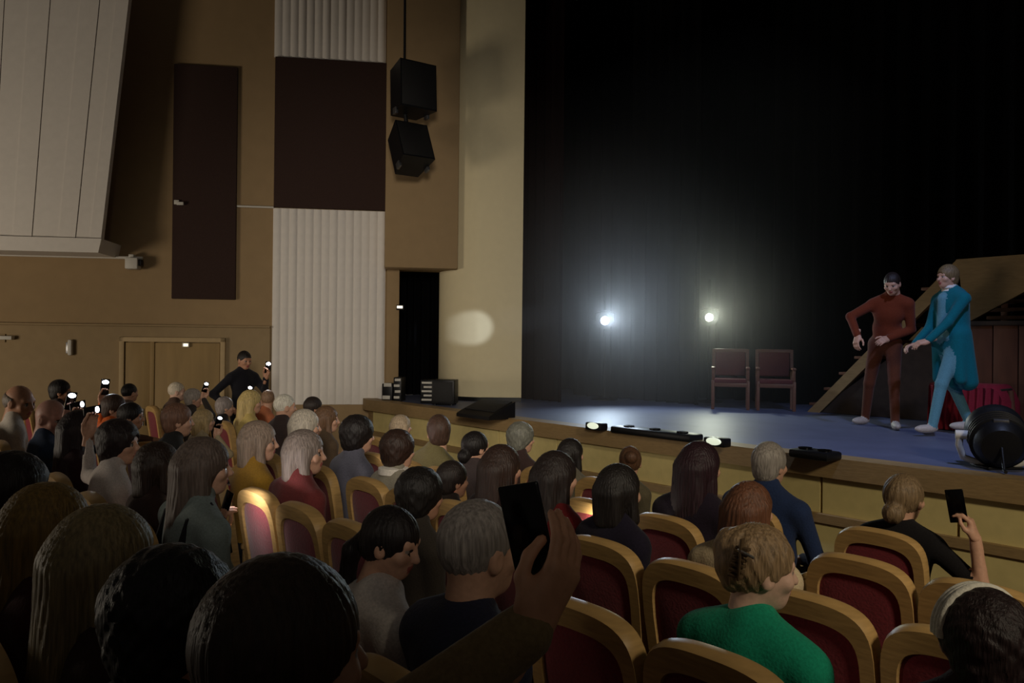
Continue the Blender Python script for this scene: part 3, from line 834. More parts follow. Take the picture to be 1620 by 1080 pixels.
_hair = {}
def hair_mesh(style, h=.0065):
    key = (style, h)
    if key in _hair: return _hair[key]
    F_ = Field((-.19, -.24, -.42), (.19, .15, .24), h)
    def face_cut(w=.062, zt=-.03, y=.135):
        F_.ell((0, y, zt), (w, .10, .105), 0, 0, 'sub')
    def strands(a, n):
        F_.noise(lambda x, y, z: a * np.sin(np.arctan2(x, y + .02) * n + 3 * np.sin(z * 18 + x * 30)))
    if style == 'short':
        F_.ell((0, -.016, .028), (.081, .102, .100), 0, .01)
        F_.plane((0, .62, -.78), .012)
        strands(.0015, 26)
    elif style == 'thick':
        F_.ell((0, -.018, .032), (.089, .110, .108), 0, .01); F_.ell((0, -.055, -.04), (.070, .055, .06), 0, .03)
        F_.plane((0, .66, -.75), .035)
        face_cut(.066, -.04)
        strands(.0014, 40)
    elif style == 'fringe':                                             # bald on top
        F_.ell((0, -.016, .010), (.082, .104, .085), 0, .01)
        F_.plane((0, .75, -.66), -.008); F_.plane((0, .25, .97), .030)
        strands(.0015, 26)
    elif style == 'curly':
        F_.ell((0, -.018, .035), (.103, .118, .112), 0, .02); F_.ell((0, -.05, -.04), (.088, .07, .075), 0, .03)
        face_cut(.064, -.045, .13)
        F_.noise(lambda x, y, z: .0035 * np.sin(x * 95) * np.sin(y * 95 + 1) * np.sin(z * 95 + 2) + .002 * np.sin(x * 180 + y * 140) * np.sin(z * 170))
    elif style == 'bob':
        F_.ell((0, -.018, .030), (.090, .110, .106), 0, .02)
        for sx in (-1, 1):
            F_.cone((sx * .070, .0, .02), (sx * .078, .012, -.115), .030, .030, 0, .03)
            F_.cone((sx * .045, -.075, .0), (sx * .05, -.07, -.125), .045, .040, 0, .03)
        F_.cone((0, -.08, .0), (0, -.085, -.13), .055, .048, 0, .03)
        face_cut(.060, -.05)
        F_.plane((0, 0, -1), .150)
        strands(.0016, 44)
    elif style == 'long':
        F_.ell((0, -.018, .030), (.092, .112, .108), 0, .02)
        for sx in (-1, 1):
            F_.cone((sx * .068, -.01, .02), (sx * .082, -.02, -.19), .034, .034, 0, .03)
            F_.cone((sx * .05, -.08, .0), (sx * .068, -.105, -.31), .048, .038, 0, .04)
        F_.cone((0, -.085, .0), (0, -.12, -.33), .06, .05, 0, .04)
        face_cut(.060, -.05)
        strands(.0018, 44)
    elif style == 'bun':
        F_.ell((0, -.018, .026), (.083, .104, .100), 0, .01)
        F_.plane((0, .58, -.81), .030)
        F_.ell((0, -.115, .055), (.045, .040, .045), 0, .012)
        strands(.0015, 24)
    elif style == 'lowbun':
        F_.ell((0, -.018, .026), (.086, .106, .102), 0, .01)
        F_.plane((0, .58, -.81), .040)
        F_.ell((0, -.112, -.055), (.052, .045, .050), 0, .02)
        strands(.002, 24)
    elif style == 'ponytail':
        F_.ell((0, -.018, .026), (.085, .106, .102), 0, .01)
        F_.ell((0, -.06, -.03), (.066, .05, .05), 0, .03)
        F_.plane((0, .60, -.80), .050)
        for a, b, r0, r1 in (((0, -.115, -.02), (-.01, -.150, -.08), .026, .032), ((-.01, -.15, -.08), (-.03, -.155, -.20), .032, .030), ((-.03, -.155, -.20), (-.045, -.145, -.33), .030, .012)):
            F_.cone(a, b, r0, r1, 0, .02)
        strands(.0015, 24)
    elif style == 'updo':                                               # twisted up and held by a clip
        F_.ell((0, -.018, .028), (.088, .108, .106), 0, .01)
        F_.ell((0, -.085, .02), (.05, .045, .085), 0, .025)
        F_.ell((-.02, -.105, .055), (.04, .03, .05), 0, .02)
        F_.plane((0, .58, -.81), .022)
        face_cut(.062, -.045)
        F_.noise(lambda x, y, z: .0035 * np.sin(60 * x + 90 * z) * np.sin(np.arctan2(x, y + .02) * 12))
    elif style == 'cap':
        F_.ell((0, -.016, .030), (.084, .104, .102), 0, .01)
        F_.plane((0, .1, -1), -.030)
        F_.ell((0, .10, .042), (.068, .075, .010), 0, .008)
    _hair[key] = F_.mesh()
    return _hair[key]

def hand_mesh(curl=.6, h=.005, mirror=False, phone=False):
    """right hand: wrist at origin, fingers along +Y, palm faces -Z, thumb leaves the -X side"""
    key = ('hand', curl, h, phone)
    if key not in _head:
        F_ = Field((-.09, -.09, -.12), (.07, .21, .06), h)
        k = .010
        F_.cone((0, -.075, 0), (0, .0, 0), .019, .024, SKIN, .01)
        for x in (-.027, -.009, .009, .026):
            F_.cone((x * .6, .0, 0), (x, .085, .002), .017, .0125, SKIN, .016)
        F_.ell((-.028, .03, -.010), (.018, .034, .016), SKIN, .015)      # thumb pad
        F_.ell((.026, .035, -.010), (.014, .036, .013), SKIN, .012)
        for x, ln, r in ((-.028, .92, .0098), (-.0095, 1.0, .0100), (.0095, .94, .0096), (.0275, .76, .0088)):
            p = np.array((x, .085, .002)); a = .0
            sp = x * .25
            for i, seg in enumerate((.044, .027, .022)):
                a += curl * (1.0, 1.0, .7)[i]
                q = p + np.array((math.sin(sp) * seg, math.cos(a) * seg, -math.sin(a) * seg)) * ln
                F_.cone(p, q, r * (1 - .10 * i), r * (.92 - .10 * i), SKIN, .004)
                p = q
        p = np.array((-.030, .022, -.008))
        for i, (dx, dy, dz, r) in enumerate(((-.026, .026, -.012, .0125), (-.012, .030, -.012, .0110), (.002, .026, -.010, .0095))):
            if phone: dx, dy, dz = ((-.012, .030, -.020), (.004, .032, -.010), (.010, .028, .0))[i]
            q = p + np.array((dx, dy, dz)); F_.cone(p, q, r, r * .9, SKIN, .006); p = q
        _head[key] = F_.mesh()
    V, Q, mi = _head[key]
    if mirror:
        V = V * np.array((-1, 1, 1)); Q = Q[:, ::-1]
    return V, Q, mi

def orient(pos, d, up, right=True):
    """hand frame: fingers along d, back of hand towards up"""
    y = Vector(d).normalized(); z = Vector(up); z = (z - y * z.dot(y)).normalized(); x = y.cross(z)
    return frame(pos, x, y, z)
def ik(S, T, l1, l2, pole):
    S = Vector(S); T = Vector(T); d = T - S; L = d.length
    if L > (l1 + l2) * .995: T = S + d.normalized() * (l1 + l2) * .995; d = T - S; L = d.length
    a = (l1 * l1 - l2 * l2 + L * L) / (2 * L); hgt = math.sqrt(max(0, l1 * l1 - a * a))
    u = d.normalized(); p = Vector(pole); p = (p - u * p.dot(u)).normalized()
    return S + u * a + p * hgt, T
def xf(M, part):
    V, Q, mi = part
    A = np.array(M)
    return V @ A[:3, :3].T + A[:3, 3], Q, mi
def join(parts):
    V = []; Q = []; m = []; o = 0
    for v, q, mi in parts:
        V.append(v); Q.append(q + o); m.append(mi); o += len(v)
    return np.concatenate(V), np.concatenate(Q), np.concatenate(m)

def make_person(name, M, parts, mats, hair=None, label=None, group=None, extras=()):
    V, Q, mi = join(parts)
    me = np_mesh(name, V, Q, mi)
    for m in mats: me.materials.append(m)
    o = bpy.data.objects.new(name, me); link(o, None, label=label, cat='person', group=group)
    o.matrix_world = M
    if hair:
        (v, q, _), hm_, hn = hair
        hme = np_mesh(hn, v, q); hme.materials.append(hm_)
        h = bpy.data.objects.new(hn, hme); link(h, o)
    for nm, mesh in extras:
        e = bpy.data.objects.new(nm, mesh); link(e, o)
    return o

SKINS = {'f': (206, 160, 134), 'm': (188, 140, 112), 'd': (150, 104, 80), 'p': (222, 182, 160)}
def seated(px, ytop, row, style, hairc, topc, skinc='f', yaw=0, pitch=0, roll=0, lean=(0, 0), body=0, legs=(40, 40, 48), fem=False, hs=1.0,
           armR=None, armL=None, arm_r=1.0, elbow=.12, sleeve='long', near=False, label='', smin_=.86, smax=1.13, wide=1.0, capc=None, h=None, seat=True, extras=None, handopt=None):
    s = ROWS[row] if isinstance(row, int) else row
    ph = at_s(px, ytop, s)
    zt = ph.z
    fl = fz(s)
    hairtop = {'fringe': .0, 'short': .012, 'bun': .014}.get(style, .022)
    head_sc = min(smax, max(smin_, (zt - fl) / (1.30 + hairtop)))      # size of the head
    SEATZ = .445
    top = 1.185 + (.115 + hairtop) * 1.0
    sc = (zt - fl - SEATZ) / (top - SEATZ)                              # sitting height, from the cushion up
    hs = hs * head_sc / sc
    sc = (zt - fl - SEATZ) / (1.185 - SEATZ + (.115 + hairtop) * hs)
    dz = SEATZ * (1 - sc)
    fwd = Matrix.Rotation(AX - math.pi / 2 + R(body), 4, 'Z')
    hl = Vector((lean[0], -.03 + lean[1], 0)) * sc
    org = Vector((ph.x, ph.y, 0)) - (fwd.to_3x3() @ hl); org.z = fl + dz
    M = Matrix.Translation(org) @ fwd @ Matrix.Scale(sc, 4)
    Mi = M.inverted()
    hb = h or (.014 if near else .018)
    fl_l = -dz / sc                                                    # the floor in the figure's own frame
    F_ = Field((-.50, -.42, fl_l - .03), (.50, .66, 1.24), hb)
    lx, ly = lean
    def L(x, y, z):
        k = max(0, (z - .5) / .78); return (x + lx * k, y + ly * k, z)
    F_.ell((0, -.05, .53), (.175 * wide, .135, .105), LEGS, .04)
    F_.ell(L(0, -.07, .70), (.150 * wide, .115 * wide, .17), TOP, .06)
    F_.ell(L(0, -.085, .88), (.168 * wide, .112, .165), TOP, .06)
    for sx in (-1, 1):
        F_.cone(L(0, -.085, .985), L(sx * .165 * wide, -.085, .965), .065, .066, TOP, .05)
        F_.cone(L(sx * .03, -.07, 1.075 if sleeve == 'long' else 1.045), L(sx * .12, -.085, .995), .046, .052, TOP, .05)
        F_.cone((sx * .080, -.02, .53), (sx * .095, .355, .515), .085, .062, LEGS, .04)
        F_.cone((sx * .095, .355, .515), (sx * .095, .335, fl_l + .12), .058, .044, LEGS, .02)
        F_.ell((sx * .095, .385, fl_l + .048), (.046, .120, .048), SHOE, .02)
    if sleeve == 'long': F_.cone(L(0, -.075, 1.06), L(0, -.055, 1.085), .064, .062, TOP, .02)
    else: F_.cone(L(0, -.08, 1.03), L(0, -.06, 1.045), .064, .062, TOP, .02)
    parts = []
    for sx, tgt in ((1, armR), (-1, armL)):
        S = Vector(L(sx * .185 * wide, -.085, .955))
        if tgt is None:
            T = Vector((sx * .070, .20, .635)); d = Vector((-sx * .25, 1, -.12)); up = Vector((0, .1, 1)); pole = Vector((sx * elbow, -.6, -.6)); curl = .45; ph_ = False
        else:
            T = Mi @ Vector(tgt[0]); ph_ = True
            d = (Mi.to_3x3() @ Vector(tgt[1])).normalized(); up = Mi.to_3x3() @ Vector(tgt[2]); pole = Mi.to_3x3() @ Vector(tgt[3]) if len(tgt) > 3 else Vector((sx * .6, -.1, -1)); curl = tgt[4] if len(tgt) > 4 else .62
            T = T - d * .095 + up.normalized() * .028
        E, T = ik(S, T, .285, .26, pole)
        ar, arm_r = arm_r, (arm_r if (tgt is not None or (armR is None and armL is None)) else 1.0)
        F_.cone(S, E, .056 * arm_r, .046 * arm_r, TOP, .03)
        if sleeve == 'long':
            F_.cone(E, E.lerp(T, .93), .045 * arm_r, .034 * arm_r, TOP, .02)
        else:
            F_.cone(E, T, .040, .027, SKIN, .012)
        arm_r = ar
        HM = orient(T, d, up)
        # the wrist end of the forearm reaches into the hand
        F_.cone(E.lerp(T, .8), T, .030, .026, SKIN, .01)
        parts.append(xf(HM, hand_mesh(curl, .0055 if near else .009, sx < 0, ph_)))
    parts.append(F_.mesh())
    HMx = Matrix.Translation(L(0, -.03, 1.185)) @ Euler((R(pitch), R(roll), R(yaw)), 'YXZ').to_matrix().to_4x4() @ Matrix.Scale(hs, 4)
    parts.append(xf(HMx, head_mesh(.0055 if near else .0075, fem)))
    sk = SKINS.get(skinc, skinc) if isinstance(skinc, str) else skinc
    mats = [skin(sk), fabric(topc), fabric(legs), BLACK, mat('eye_white', (150, 140, 134), .4), mat('eye_dark', (30, 22, 18), .2), skin((170, 95, 88)), fabric(topc)]
    hr = None
    if style:
        hr = (xf(HMx, hair_mesh(style, .0055 if near else .0085)), (fabric(hairc) if style == 'cap' else hairm(hairc)), 'cap' if style == 'cap' else 'hair')
    ex = extras(HMx, L) if extras else ()
    o = make_person('person', M, parts, mats, hr, label, None, ex)
    if seat: SEATS.append((s, ST(org)[1], label))
    return o, M

ROWS = [0.50, 1.26, 2.00, 2.74, 3.48, 4.22]
SEATS = []

# ------------------------------------------------------------------ phones
def phone(pos, up, face, label, torch=0.0, screen=0.0, size=1.0, case=BLACKPH, watts=0.0, lc=(.95, .97, 1.0), tr=1.7):
    """up: long axis, face: direction the back (camera side) looks"""
    pos = Vector(pos)
    z = Vector(up).normalized(); y = Vector(face); y = (y - z * y.dot(z)).normalized(); x = y.cross(z)
    M = frame(pos, x, y, z) @ Matrix.Scale(size, 4)
    root = empty('smartphone', pos, label=label, cat='phone')
    MB().box((-.037, -.0042, -.076), (.037, .0042, .076), M, .0038, seg=3).build('phone_body', case, root)
    MB().box((-.034, -.0050, -.072), (.034, -.0040, .072), M, .0003).build('screen', emit('phone_screen', (205, 220, 255), screen) if screen else BLACKPH, root)
    MB().box((.004, .004, .036), (.032, .0062, .068), M, .002).build('camera_bump', BLACK, root)
    if torch:
        MB().lathe([(.001, 0), (.011 * tr, 0), (.010 * tr, .003), (.001, .004)], 14, M @ Matrix.Translation((0, .0045, .046)) @ Matrix.Rotation(R(-90), 4, 'X') @ Matrix.Diagonal((1.5, 1, 1, 1))).build('torch', emit('phone_torch', (235, 240, 255), torch), root)
    if watts:
        q = M @ Vector((-.012, .03, .055)); lamp('phone_torch_light', 'SPOT', q, watts, lc, q + y, spot_size=R(150), spot_blend=.8, shadow_soft_size=.02)
    return root

# ------------------------------------------------------------------ theatre seats
def outline(w, z0, zs, zt, n=26):
    """half-open outline of a seat back (x, z): up the left side, over the arch, down the right"""
    pts = [(-w * .90, z0)]
    for i in range(n + 1):
        u = -1 + 2 * i / n
        x = w * math.copysign(abs(math.sin(u * math.pi / 2)) ** .92, u)
        z = zs + (zt - zs) * max(0.0, 1 - abs(u) ** 2.6) ** .60
        pts.append((x, z))
    pts.append((w * .90, z0))
    return pts
_seatm = {}
def seat_meshes():
    if _seatm: return _seatm
    tilt = Matrix.Translation((0, -.205, .34)) @ Matrix.Rotation(R(9), 4, 'X') @ Matrix.Translation((0, 0, -.34))
    out = outline(.222, .34, .80, 1.03); inn = outline(.167, .37, .785, .955)
    mb = MB(); v = []; f = []
    n = len(out)
    for (xo, zo), (xi, zi) in zip(out, inn):
        v += [(xo, -.010, zo), (xo * .985, -.028, zo - .006), (xi * 1.03, -.028, zi + .004), (xi, -.012, zi), (xi, .022, zi), (xi * 1.03, .034, zi + .004), (xo * .985, .034, zo - .006), (xo, .018, zo)]
    for i in range(n - 1):
        for k in range(8): f.append((i * 8 + k, i * 8 + (k + 1) % 8, (i + 1) * 8 + (k + 1) % 8, (i + 1) * 8 + k))
    f.append(tuple(range(8))); f.append(tuple(reversed(range((n - 1) * 8, n * 8))))
    mb.add(v, f, tilt, 0, True)
    mb.box((-.20, -.025, .33), (.20, .03, .385), tilt, .008)
    _seatm['back_frame'] = (mb.mesh('back_frame', GOLD), None)
    def dome(yo, bulge, name):
        mb = MB(); v = []; f = []
        c = Vector((0, 0, .66)); rings = 6; loop = inn + [(x, .37) for x in (.10, .035, -.035, -.10)]
        n = len(loop)
        for r in range(rings):
            k = 1 - r / rings
            for (x, z) in loop:
                v.append((x * k * 1.01, yo + bulge * (1 - k ** 3), c.z + (z - c.z) * k))
        v.append((0, yo + bulge, c.z))
        for r in range(rings - 1):
            for i in range(n): f.append((r * n + i, r * n + (i + 1) % n, (r + 1) * n + (i + 1) % n, (r + 1) * n + i))
        for i in range(n): f.append(((rings - 1) * n + i, (rings - 1) * n + (i + 1) % n, rings * n))
        # closing rim
        o = len(v)
        for (x, z) in loop: v.append((x * 1.01, 0.003, z))
        for i in range(n): f.append((i, o + i, o + (i + 1) % n, (i + 1) % n))
        f.append(tuple(range(o, o + n)))
        mb.add(v, f, tilt, 0, True); return mb.mesh(name, BURG)
    _seatm['back_panel'] = (dome(-.016, -.012, 'back_panel'), None)
    _seatm['backrest'] = (dome(.03, .045, 'backrest'), None)
    _seatm['seat'] = (MB().box((-.20, -.20, .365), (.20, .26, .455), None, .03, seg=3).mesh('seat', BURG), None)
    _seatm['seat_frame'] = (MB().box((-.205, -.21, .325), (.205, .25, .37), None, .01).mesh('seat_frame', GOLD), None)
    for nm, sx in (('armrest', -1), ('armrest', 1)):
        _seatm[nm + str(sx)] = (MB().box((sx * .216 - .016, -.20, .60), (sx * .216 + .016, .18, .635), None, .012, seg=3).mesh('armrest', GOLD), nm)
        _seatm['side' + str(sx)] = (MB().box((sx * .216 - .012, -.19, 0.0), (sx * .216 + .012, .12, .61), None, .008).mesh('side_support', GOLD), 'side_support')
    return _seatm
def theatre_seat(s, t, label, rz=0.0):
    sm = seat_meshes()
    p = W(s, t, fz(s))
    root = empty('theatre_seat', p, AX - math.pi / 2 + rz, label=label, cat='seat', group='burgundy theatre seats with gold wooden frames')
    for k, (me, nm) in sm.items():
        o = bpy.data.objects.new(nm or k, me); link(o, root)
    return root
def seat_px(px, row, label):
    s = ROWS[row] if isinstance(row, int) else row
    p = at_s(px, 800, s - .30); t = ST(p)[1]
    EXPL.append((s, t, label))
EXPL = []
exec_people = True
# ------------------------------------------------------------------ actors and staff (standing)
def standing(org, face, feet, armR, armL, lean=(0, 0), height=1.75, style='short', hairc=(30, 24, 20), topc=(110, 55, 35), legs=(85, 50, 35), skinc='f', coat=None,
             yaw=0, pitch=0, roll=0, label='', h=.014, shoes=(150, 140, 128), collar=None, extras=None, drop=0.0, wide=1.0, sash=None, shoulders=0.0):
    f = Vector((face[0], face[1], 0)).normalized()
    sc = height / 1.75
    M = Matrix.Translation(org) @ Matrix.Rotation(math.atan2(f.y, f.x) - math.pi / 2, 4, 'Z') @ Matrix.Scale(sc, 4)
    Mi = M.inverted()
    F_ = Field((-.62, -.62, -.02), (.62, .62, 1.62), h)
    lx, ly = lean
    hz_ = .93 - drop
    def L(x, y, z):
        k = max(0, (z - .95) / .66); return (x + lx * k, y + ly * k, z - drop - .12 * k * (abs(ly) + abs(lx)))
    F_.ell((0, 0, hz_ + .02), (.165 * wide, .125, .13), LEGS if coat is None else TOP, .05)
    F_.ell(L(0, 0, 1.13), (.150 * wide, .110, .17), TOP, .06)
    F_.ell(L(0, -.005, 1.33), (.172 * wide, .115, .165), TOP, .06)
    for sx in (-1, 1):
        F_.cone(L(0, -.01, 1.43), L(sx * .165, -.01, 1.41 + sx * shoulders), .062, .064, TOP, .05)
        F_.cone(L(sx * .03, -.01, 1.51), L(sx * .12, -.01, 1.44), .044, .05, TOP, .05)
    F_.cone(L(0, -.012, 1.50), L(0, -.002, 1.525), .063, .060, EXTRA if collar else TOP, .02)
    for sx, ft in ((1, feet[0]), (-1, feet[1])):
        p = Mi @ Vector(ft[0]); hip = Vector((sx * .085, 0, hz_))
        K, A = ik(hip, Vector((p.x, p.y, p.z + .085)), .435, .425, Vector((sx * .1, 1, 0)))
        F_.cone(hip, K, .088, .060, LEGS, .04); F_.cone(K, A, .058, .046, LEGS, .02)
        d = (Mi.to_3x3() @ Vector(ft[1])).normalized()
        F_.ell((A.x + d.x * .07, A.y + d.y * .07, A.z - .04), (.046, .130, .044), SHOE, .02, rz=math.atan2(d.y, d.x) - math.pi / 2)
    if coat:
        F_.cone((0, -.045, 1.40), (0, -.055, hz_), .135, .145, TOP, .06)
        for x in (-.085, .0, .085):
            F_.cone((x, -.03, hz_ + .1), (x * 1.35, -.115, coat), .115, .095, TOP, .04)
        for x in (-.15, .15):
            F_.cone((x * .8, .03, hz_ + .1), (x, .01, coat + .02), .075, .055, TOP, .04)
        F_.cone((-.06, .105, 1.02), (.06, .105, 1.02), .045, .045, LEGS, .02)
        F_.cone((0, .085, 1.40), (0, .088, 1.0), .060, .066, LEGS, .02)  # light blue coat front: the coat's lit edge put into the colour
    if sash: F_.cone((-.09, .0, hz_ + .10), (.09, .0, hz_ + .10), .125, .125, EXTRA, .01)
    parts = []
    for sx, tg in ((1, armR), (-1, armL)):
        S = Vector(L(sx * .185, -.01, 1.40 + sx * shoulders))
        T = Mi @ Vector(tg[0]); d = (Mi.to_3x3() @ Vector(tg[1])).normalized(); up = Mi.to_3x3() @ Vector(tg[2])
        pole = Mi.to_3x3() @ Vector(tg[3]) if len(tg) > 3 else Vector((sx * .8, -.6, -.4))
        E, T = ik(S, T - d * .09, .29, .27, pole)
        F_.cone(S, E, .058, .047, TOP, .03); F_.cone(E, E.lerp(T, .94), .047, .040, TOP, .02); F_.cone(E.lerp(T, .8), T, .029, .026, SKIN, .01)
        parts.append(xf(orient(T, d, up), hand_mesh(tg[4] if len(tg) > 4 else .4, .0055, sx < 0, len(tg) > 5)))
    parts.append(F_.mesh())
    HMx = Matrix.Translation(L(0, .03, 1.63)) @ Euler((R(pitch), R(roll), R(yaw)), 'YXZ').to_matrix().to_4x4()
    parts.append(xf(HMx, head_mesh(.0055)))
    mats = [skin(SKINS[skinc]), fabric(topc), fabric(legs), mat('shoe', shoes, .5), mat('eye_white', (150, 140, 134), .4), mat('eye_dark', (30, 22, 18), .2), skin((170, 95, 88)), fabric(collar or sash or topc)]
    return make_person('person', M, parts, mats, (xf(HMx, hair_mesh(style, .006)), hairm(hairc), 'hair'), label, None, extras(HMx, L, Mi) if extras else ())

# actor in brown
fr = stage_pt(1369, 671); fl_ = stage_pt(1416, 679)
ob = (fr + fl_) / 2 + Vector((.05, 0, 0))
standing(ob, (-.55, -.83), ((fr, (-.9, -.4, 0)), (fl_, (-.3, -.9, 0))),
         (at_d(1354, 543, 8.55), (-.3, -.3, -.75), (-.75, -.3, .3), (-.7, .3, .2), .5), (at_d(1397, 538, 8.62), (-.75, -.5, -.2), (.2, -.7, .6), (.9, .1, -.1), .5),
         lean=(-.10, .24), height=1.76, style='short', hairc=(40, 30, 26), topc=(112, 52, 32), legs=(92, 52, 36), yaw=-8, pitch=-24, roll=0, h=.012, drop=.02,
         label='actor in a brown suit bending forward with one arm stretched down', shoes=(176, 168, 160))
# actor in teal
fl2 = stage_pt(1474, 690); fr2 = stage_pt(1502, 688) + Vector((.27, .11, .03))
ot = stage_pt(1502, 688)
def collar_extra(HMx, L, Mi):
    mb = MB()
    mb.lathe([(.066, -.012), (.078, -.004), (.074, .02), (.062, .024)], 20, Matrix.Translation(L(0, .005, 1.525)))
    return [('collar', mb.mesh('collar', fabric((225, 222, 215))))]
def cuff_pts(): return None
standing(ot, (-1, -.22), ((fr2, (-.9, .1, 0)), (fl2, (-1, -.15, 0))),
         (at_d(1436, 548, 8.2), (-.9, -.2, -.25), (.0, .3, 1), (.6, .3, -.7), .5), (at_d(1442, 556, 7.95), (-.9, .1, -.25), (0, -.5, .9), (.6, -.3, -.7), .5),
         lean=(0, .02), height=1.735, style='thick', hairc=(120, 98, 66), topc=(18, 104, 116), legs=(96, 146, 160), coat=.56, yaw=0, pitch=0, h=.012,
         label='actor in a long teal coat and light blue trousers standing in profile', shoes=(190, 180, 170), collar=(225, 222, 215), extras=collar_extra)
# usher standing by the wall with a torch phone
pu = at_d(385, 557, 10.4); su, tu = ST(pu)
ou = Vector((pu.x, pu.y, fz(su)))
pt = at_d(424, 581, 10.2)
standing(ou, (.8, -.6), ((ou + Vector((-.1, -.05, 0)), (.8, -.6, 0)), (ou + Vector((.1, .08, 0)), (.8, -.6, 0))),
         (ou + Vector((-.02, -.30, 1.02)), (.8, -.5, -.2), (0, 0, 1)), (pt + Vector((0, .0, -.05)), (.3, -.1, .95), (.5, .8, 0), (.2, .3, -1), .62, 1),
         height=1.755, style='short', hairc=(34, 28, 26), topc=(34, 34, 40), legs=(30, 30, 34), skinc='m', pitch=-10, h=.016, shoes=(25, 25, 25),
         label='dark-dressed usher standing by the wall holding up a lit phone')
phone(pt, (.1, 0, 1), (.25, -1, 0), 'phone with a bright torch raised by the standing usher', torch=60, watts=7.0)

# ------------------------------------------------------------------ audience
BLK = (26, 21, 20); DBR = (48, 33, 26); BRN = (92, 62, 42); RED = (118, 64, 38); GRY = (150, 144, 138); WHT = (226, 216, 200); BLD = (188, 152, 98); DBL = (140, 112, 74); PUR = (44, 24, 32)
def torch_grip(px, py, d, up=(0, 0, 1)):
    p = at_d(px, py, d); return p
def reach(p): return (p + Vector((0, 0, -.05)), (.15, .15, .97), (-.55, .80, 0), (0, 0, -1))
def clip_extra(HMx, L):
    HMx = HMx @ Matrix.Rotation(R(42), 4, 'Z') @ Matrix.Translation((0, .022, 0))
    mb = MB()
    for i in range(6):
        a = (i - 2.5) * .16
        mb.box((-.006 + .02 * math.sin(a) - .02, -.155, .045 + .016 * (i - 2.5) - .012), (.034 + .02 * math.sin(a) - .02, -.135, .045 + .016 * (i - 2.5) - .003), HMx, .002)
    mb.box((-.004, -.158, -.012), (.004, -.138, .105), HMx, .002)
    mb2 = MB(); mb2.box((-.026, -.158, .066), (.026, -.150, .074), HMx @ Matrix.Rotation(.25, 4, 'Y'), .002)
    return [('hair_clip', mb.mesh('hair_clip', mat('tortoise_clip', (92, 74, 54), .25))), ('clip_bar', mb2.mesh('clip_bar', mat('chrome_bar', (230, 228, 222), .15, metal=.9)))]
def band_extra(HMx, L):
    mb = MB()
    for yo in (.0, .016, .032):
        pts = [((.101 - yo * .15) * math.sin(a), yo, .035 + (.108 - yo * .2) * math.cos(a)) for a in np.linspace(-1.7, 1.7, 24)]
        mb.tube(pts, .0115, 10, HMx)
    return [('headband', mb.mesh('headband', fabric((226, 222, 208))))]
def strap_extra(HMx, L):
    out = []
    for sx in (-1, 1):
        pts = [L(sx * .105, .022, .84), L(sx * .115, .0, .97), L(sx * .125, -.06, 1.05), L(sx * .13, -.15, 1.0), L(sx * .13, -.205, .84), L(sx * .12, -.20, .66)]
        mb = MB(); mb.tube(pts, .016, 8); out.append(('bag_strap', mb.mesh('bag_strap', fabric((28, 26, 30)))))
    return out
def hood_extra(HMx, L):
    mb = MB(); mb.lathe([(.075, -.02), (.10, -.01), (.10, .03), (.072, .04)], 20, Matrix.Translation(L(0, -.075, 1.05)))
    return [('collar', mb.mesh('collar', fabric((222, 216, 206))))]

A = seated
lap1 = W(1.50, 3.80, 1.04); lap2 = W(3.02, 2.84, .84)
def lap(p): return (p + Vector((0, 0, -.05)), Vector((0, 0, 1)) + U * -.25, N * -1, Vector((0, 0, -1)) - N * .4)
q1_ = at_d(112, 634, 5.5); q2_ = at_d(123, 641, 5.2); q3_ = at_d(146, 649, 4.7); q4_ = at_d(325, 612, 9.5); q5_ = at_d(394, 618, 8.8); p6 = at_d(346, 667, 7.3)
# row behind everything, seen closest
pg = at_d(872, 884, 1.30)
A(460, 877, 0, 'thick', (54, 40, 30), (128, 110, 78), 'm', yaw=-6, near=True, h=.012, armR=(pg, (.46, .16, .86), (.66, -.72, -.15), (-.8, .3, -.5), .36), arm_r=1.25, wide=0.9, label='person with short brown hair raising an arm that grips a dark phone')
A(288, 868, 0, 'curly', (16, 13, 13), (20, 18, 20), 'm', yaw=-10, near=True, lean=(.04, .02), wide=0.86, label='person with full black hair in black clothes between blonde and brown heads')
A(168, 797, 0, 'long', (128, 112, 78), (60, 44, 40), 'f', yaw=-8, near=True, fem=True, lean=(0, -.065), wide=0.9, label='person with long dull blonde hair beside the full black hair')
A(84, 762, 0, 'long', (124, 98, 46), (66, 34, 34), 'f', yaw=-15, near=True, fem=True, wide=0.92, label='person with long olive blonde hair behind the dull blonde one')
A(26, 716, 0, 'curly', (28, 20, 18), (40, 30, 30), 'f', yaw=-10, label='person with thick dark brown hair behind the olive blonde hair')
phone(at_d(834, 838, 1.325), (-.22, .05, .97), (.42, .9, .05), 'large black phone gripped in the raised hand', size=1.03)

# second row
A(762, 789, 1, 'short', (142, 134, 128), (44, 46, 66), 'f', yaw=-4, near=True, sleeve='short', wide=0.84, label='person with short grey hair in navy T-shirt beside the white T-shirt')
A(622, 797, 1, 'ponytail', (30, 24, 24), (214, 206, 200), 'f', yaw=-50, pitch=-14, near=True, fem=True, sleeve='short', body=-10, hs=.86, wide=0.84, label='person with dark ponytail in a white T-shirt')
A(326, 690, 1, 'long', (96, 82, 74), (124, 136, 134), 'f', yaw=-20, lean=(-.05, .0), fem=True, near=True, wide=1.3, arm_r=1.2, extras=strap_extra, armL=lap(lap1), label='person with long greyish brown hair and grey top with dark bag straps')
A(254, 697, 1, 'bob', (44, 30, 22), (54, 38, 32), 'f', yaw=-10, fem=True, label='person with dark brown bob next to the grey top with straps')
A(191, 664, 1, 'curly', (38, 28, 28), (206, 196, 190), 'f', yaw=-40, near=False, armL=reach(q3_), label='person with bushy dark hair wearing a white top')
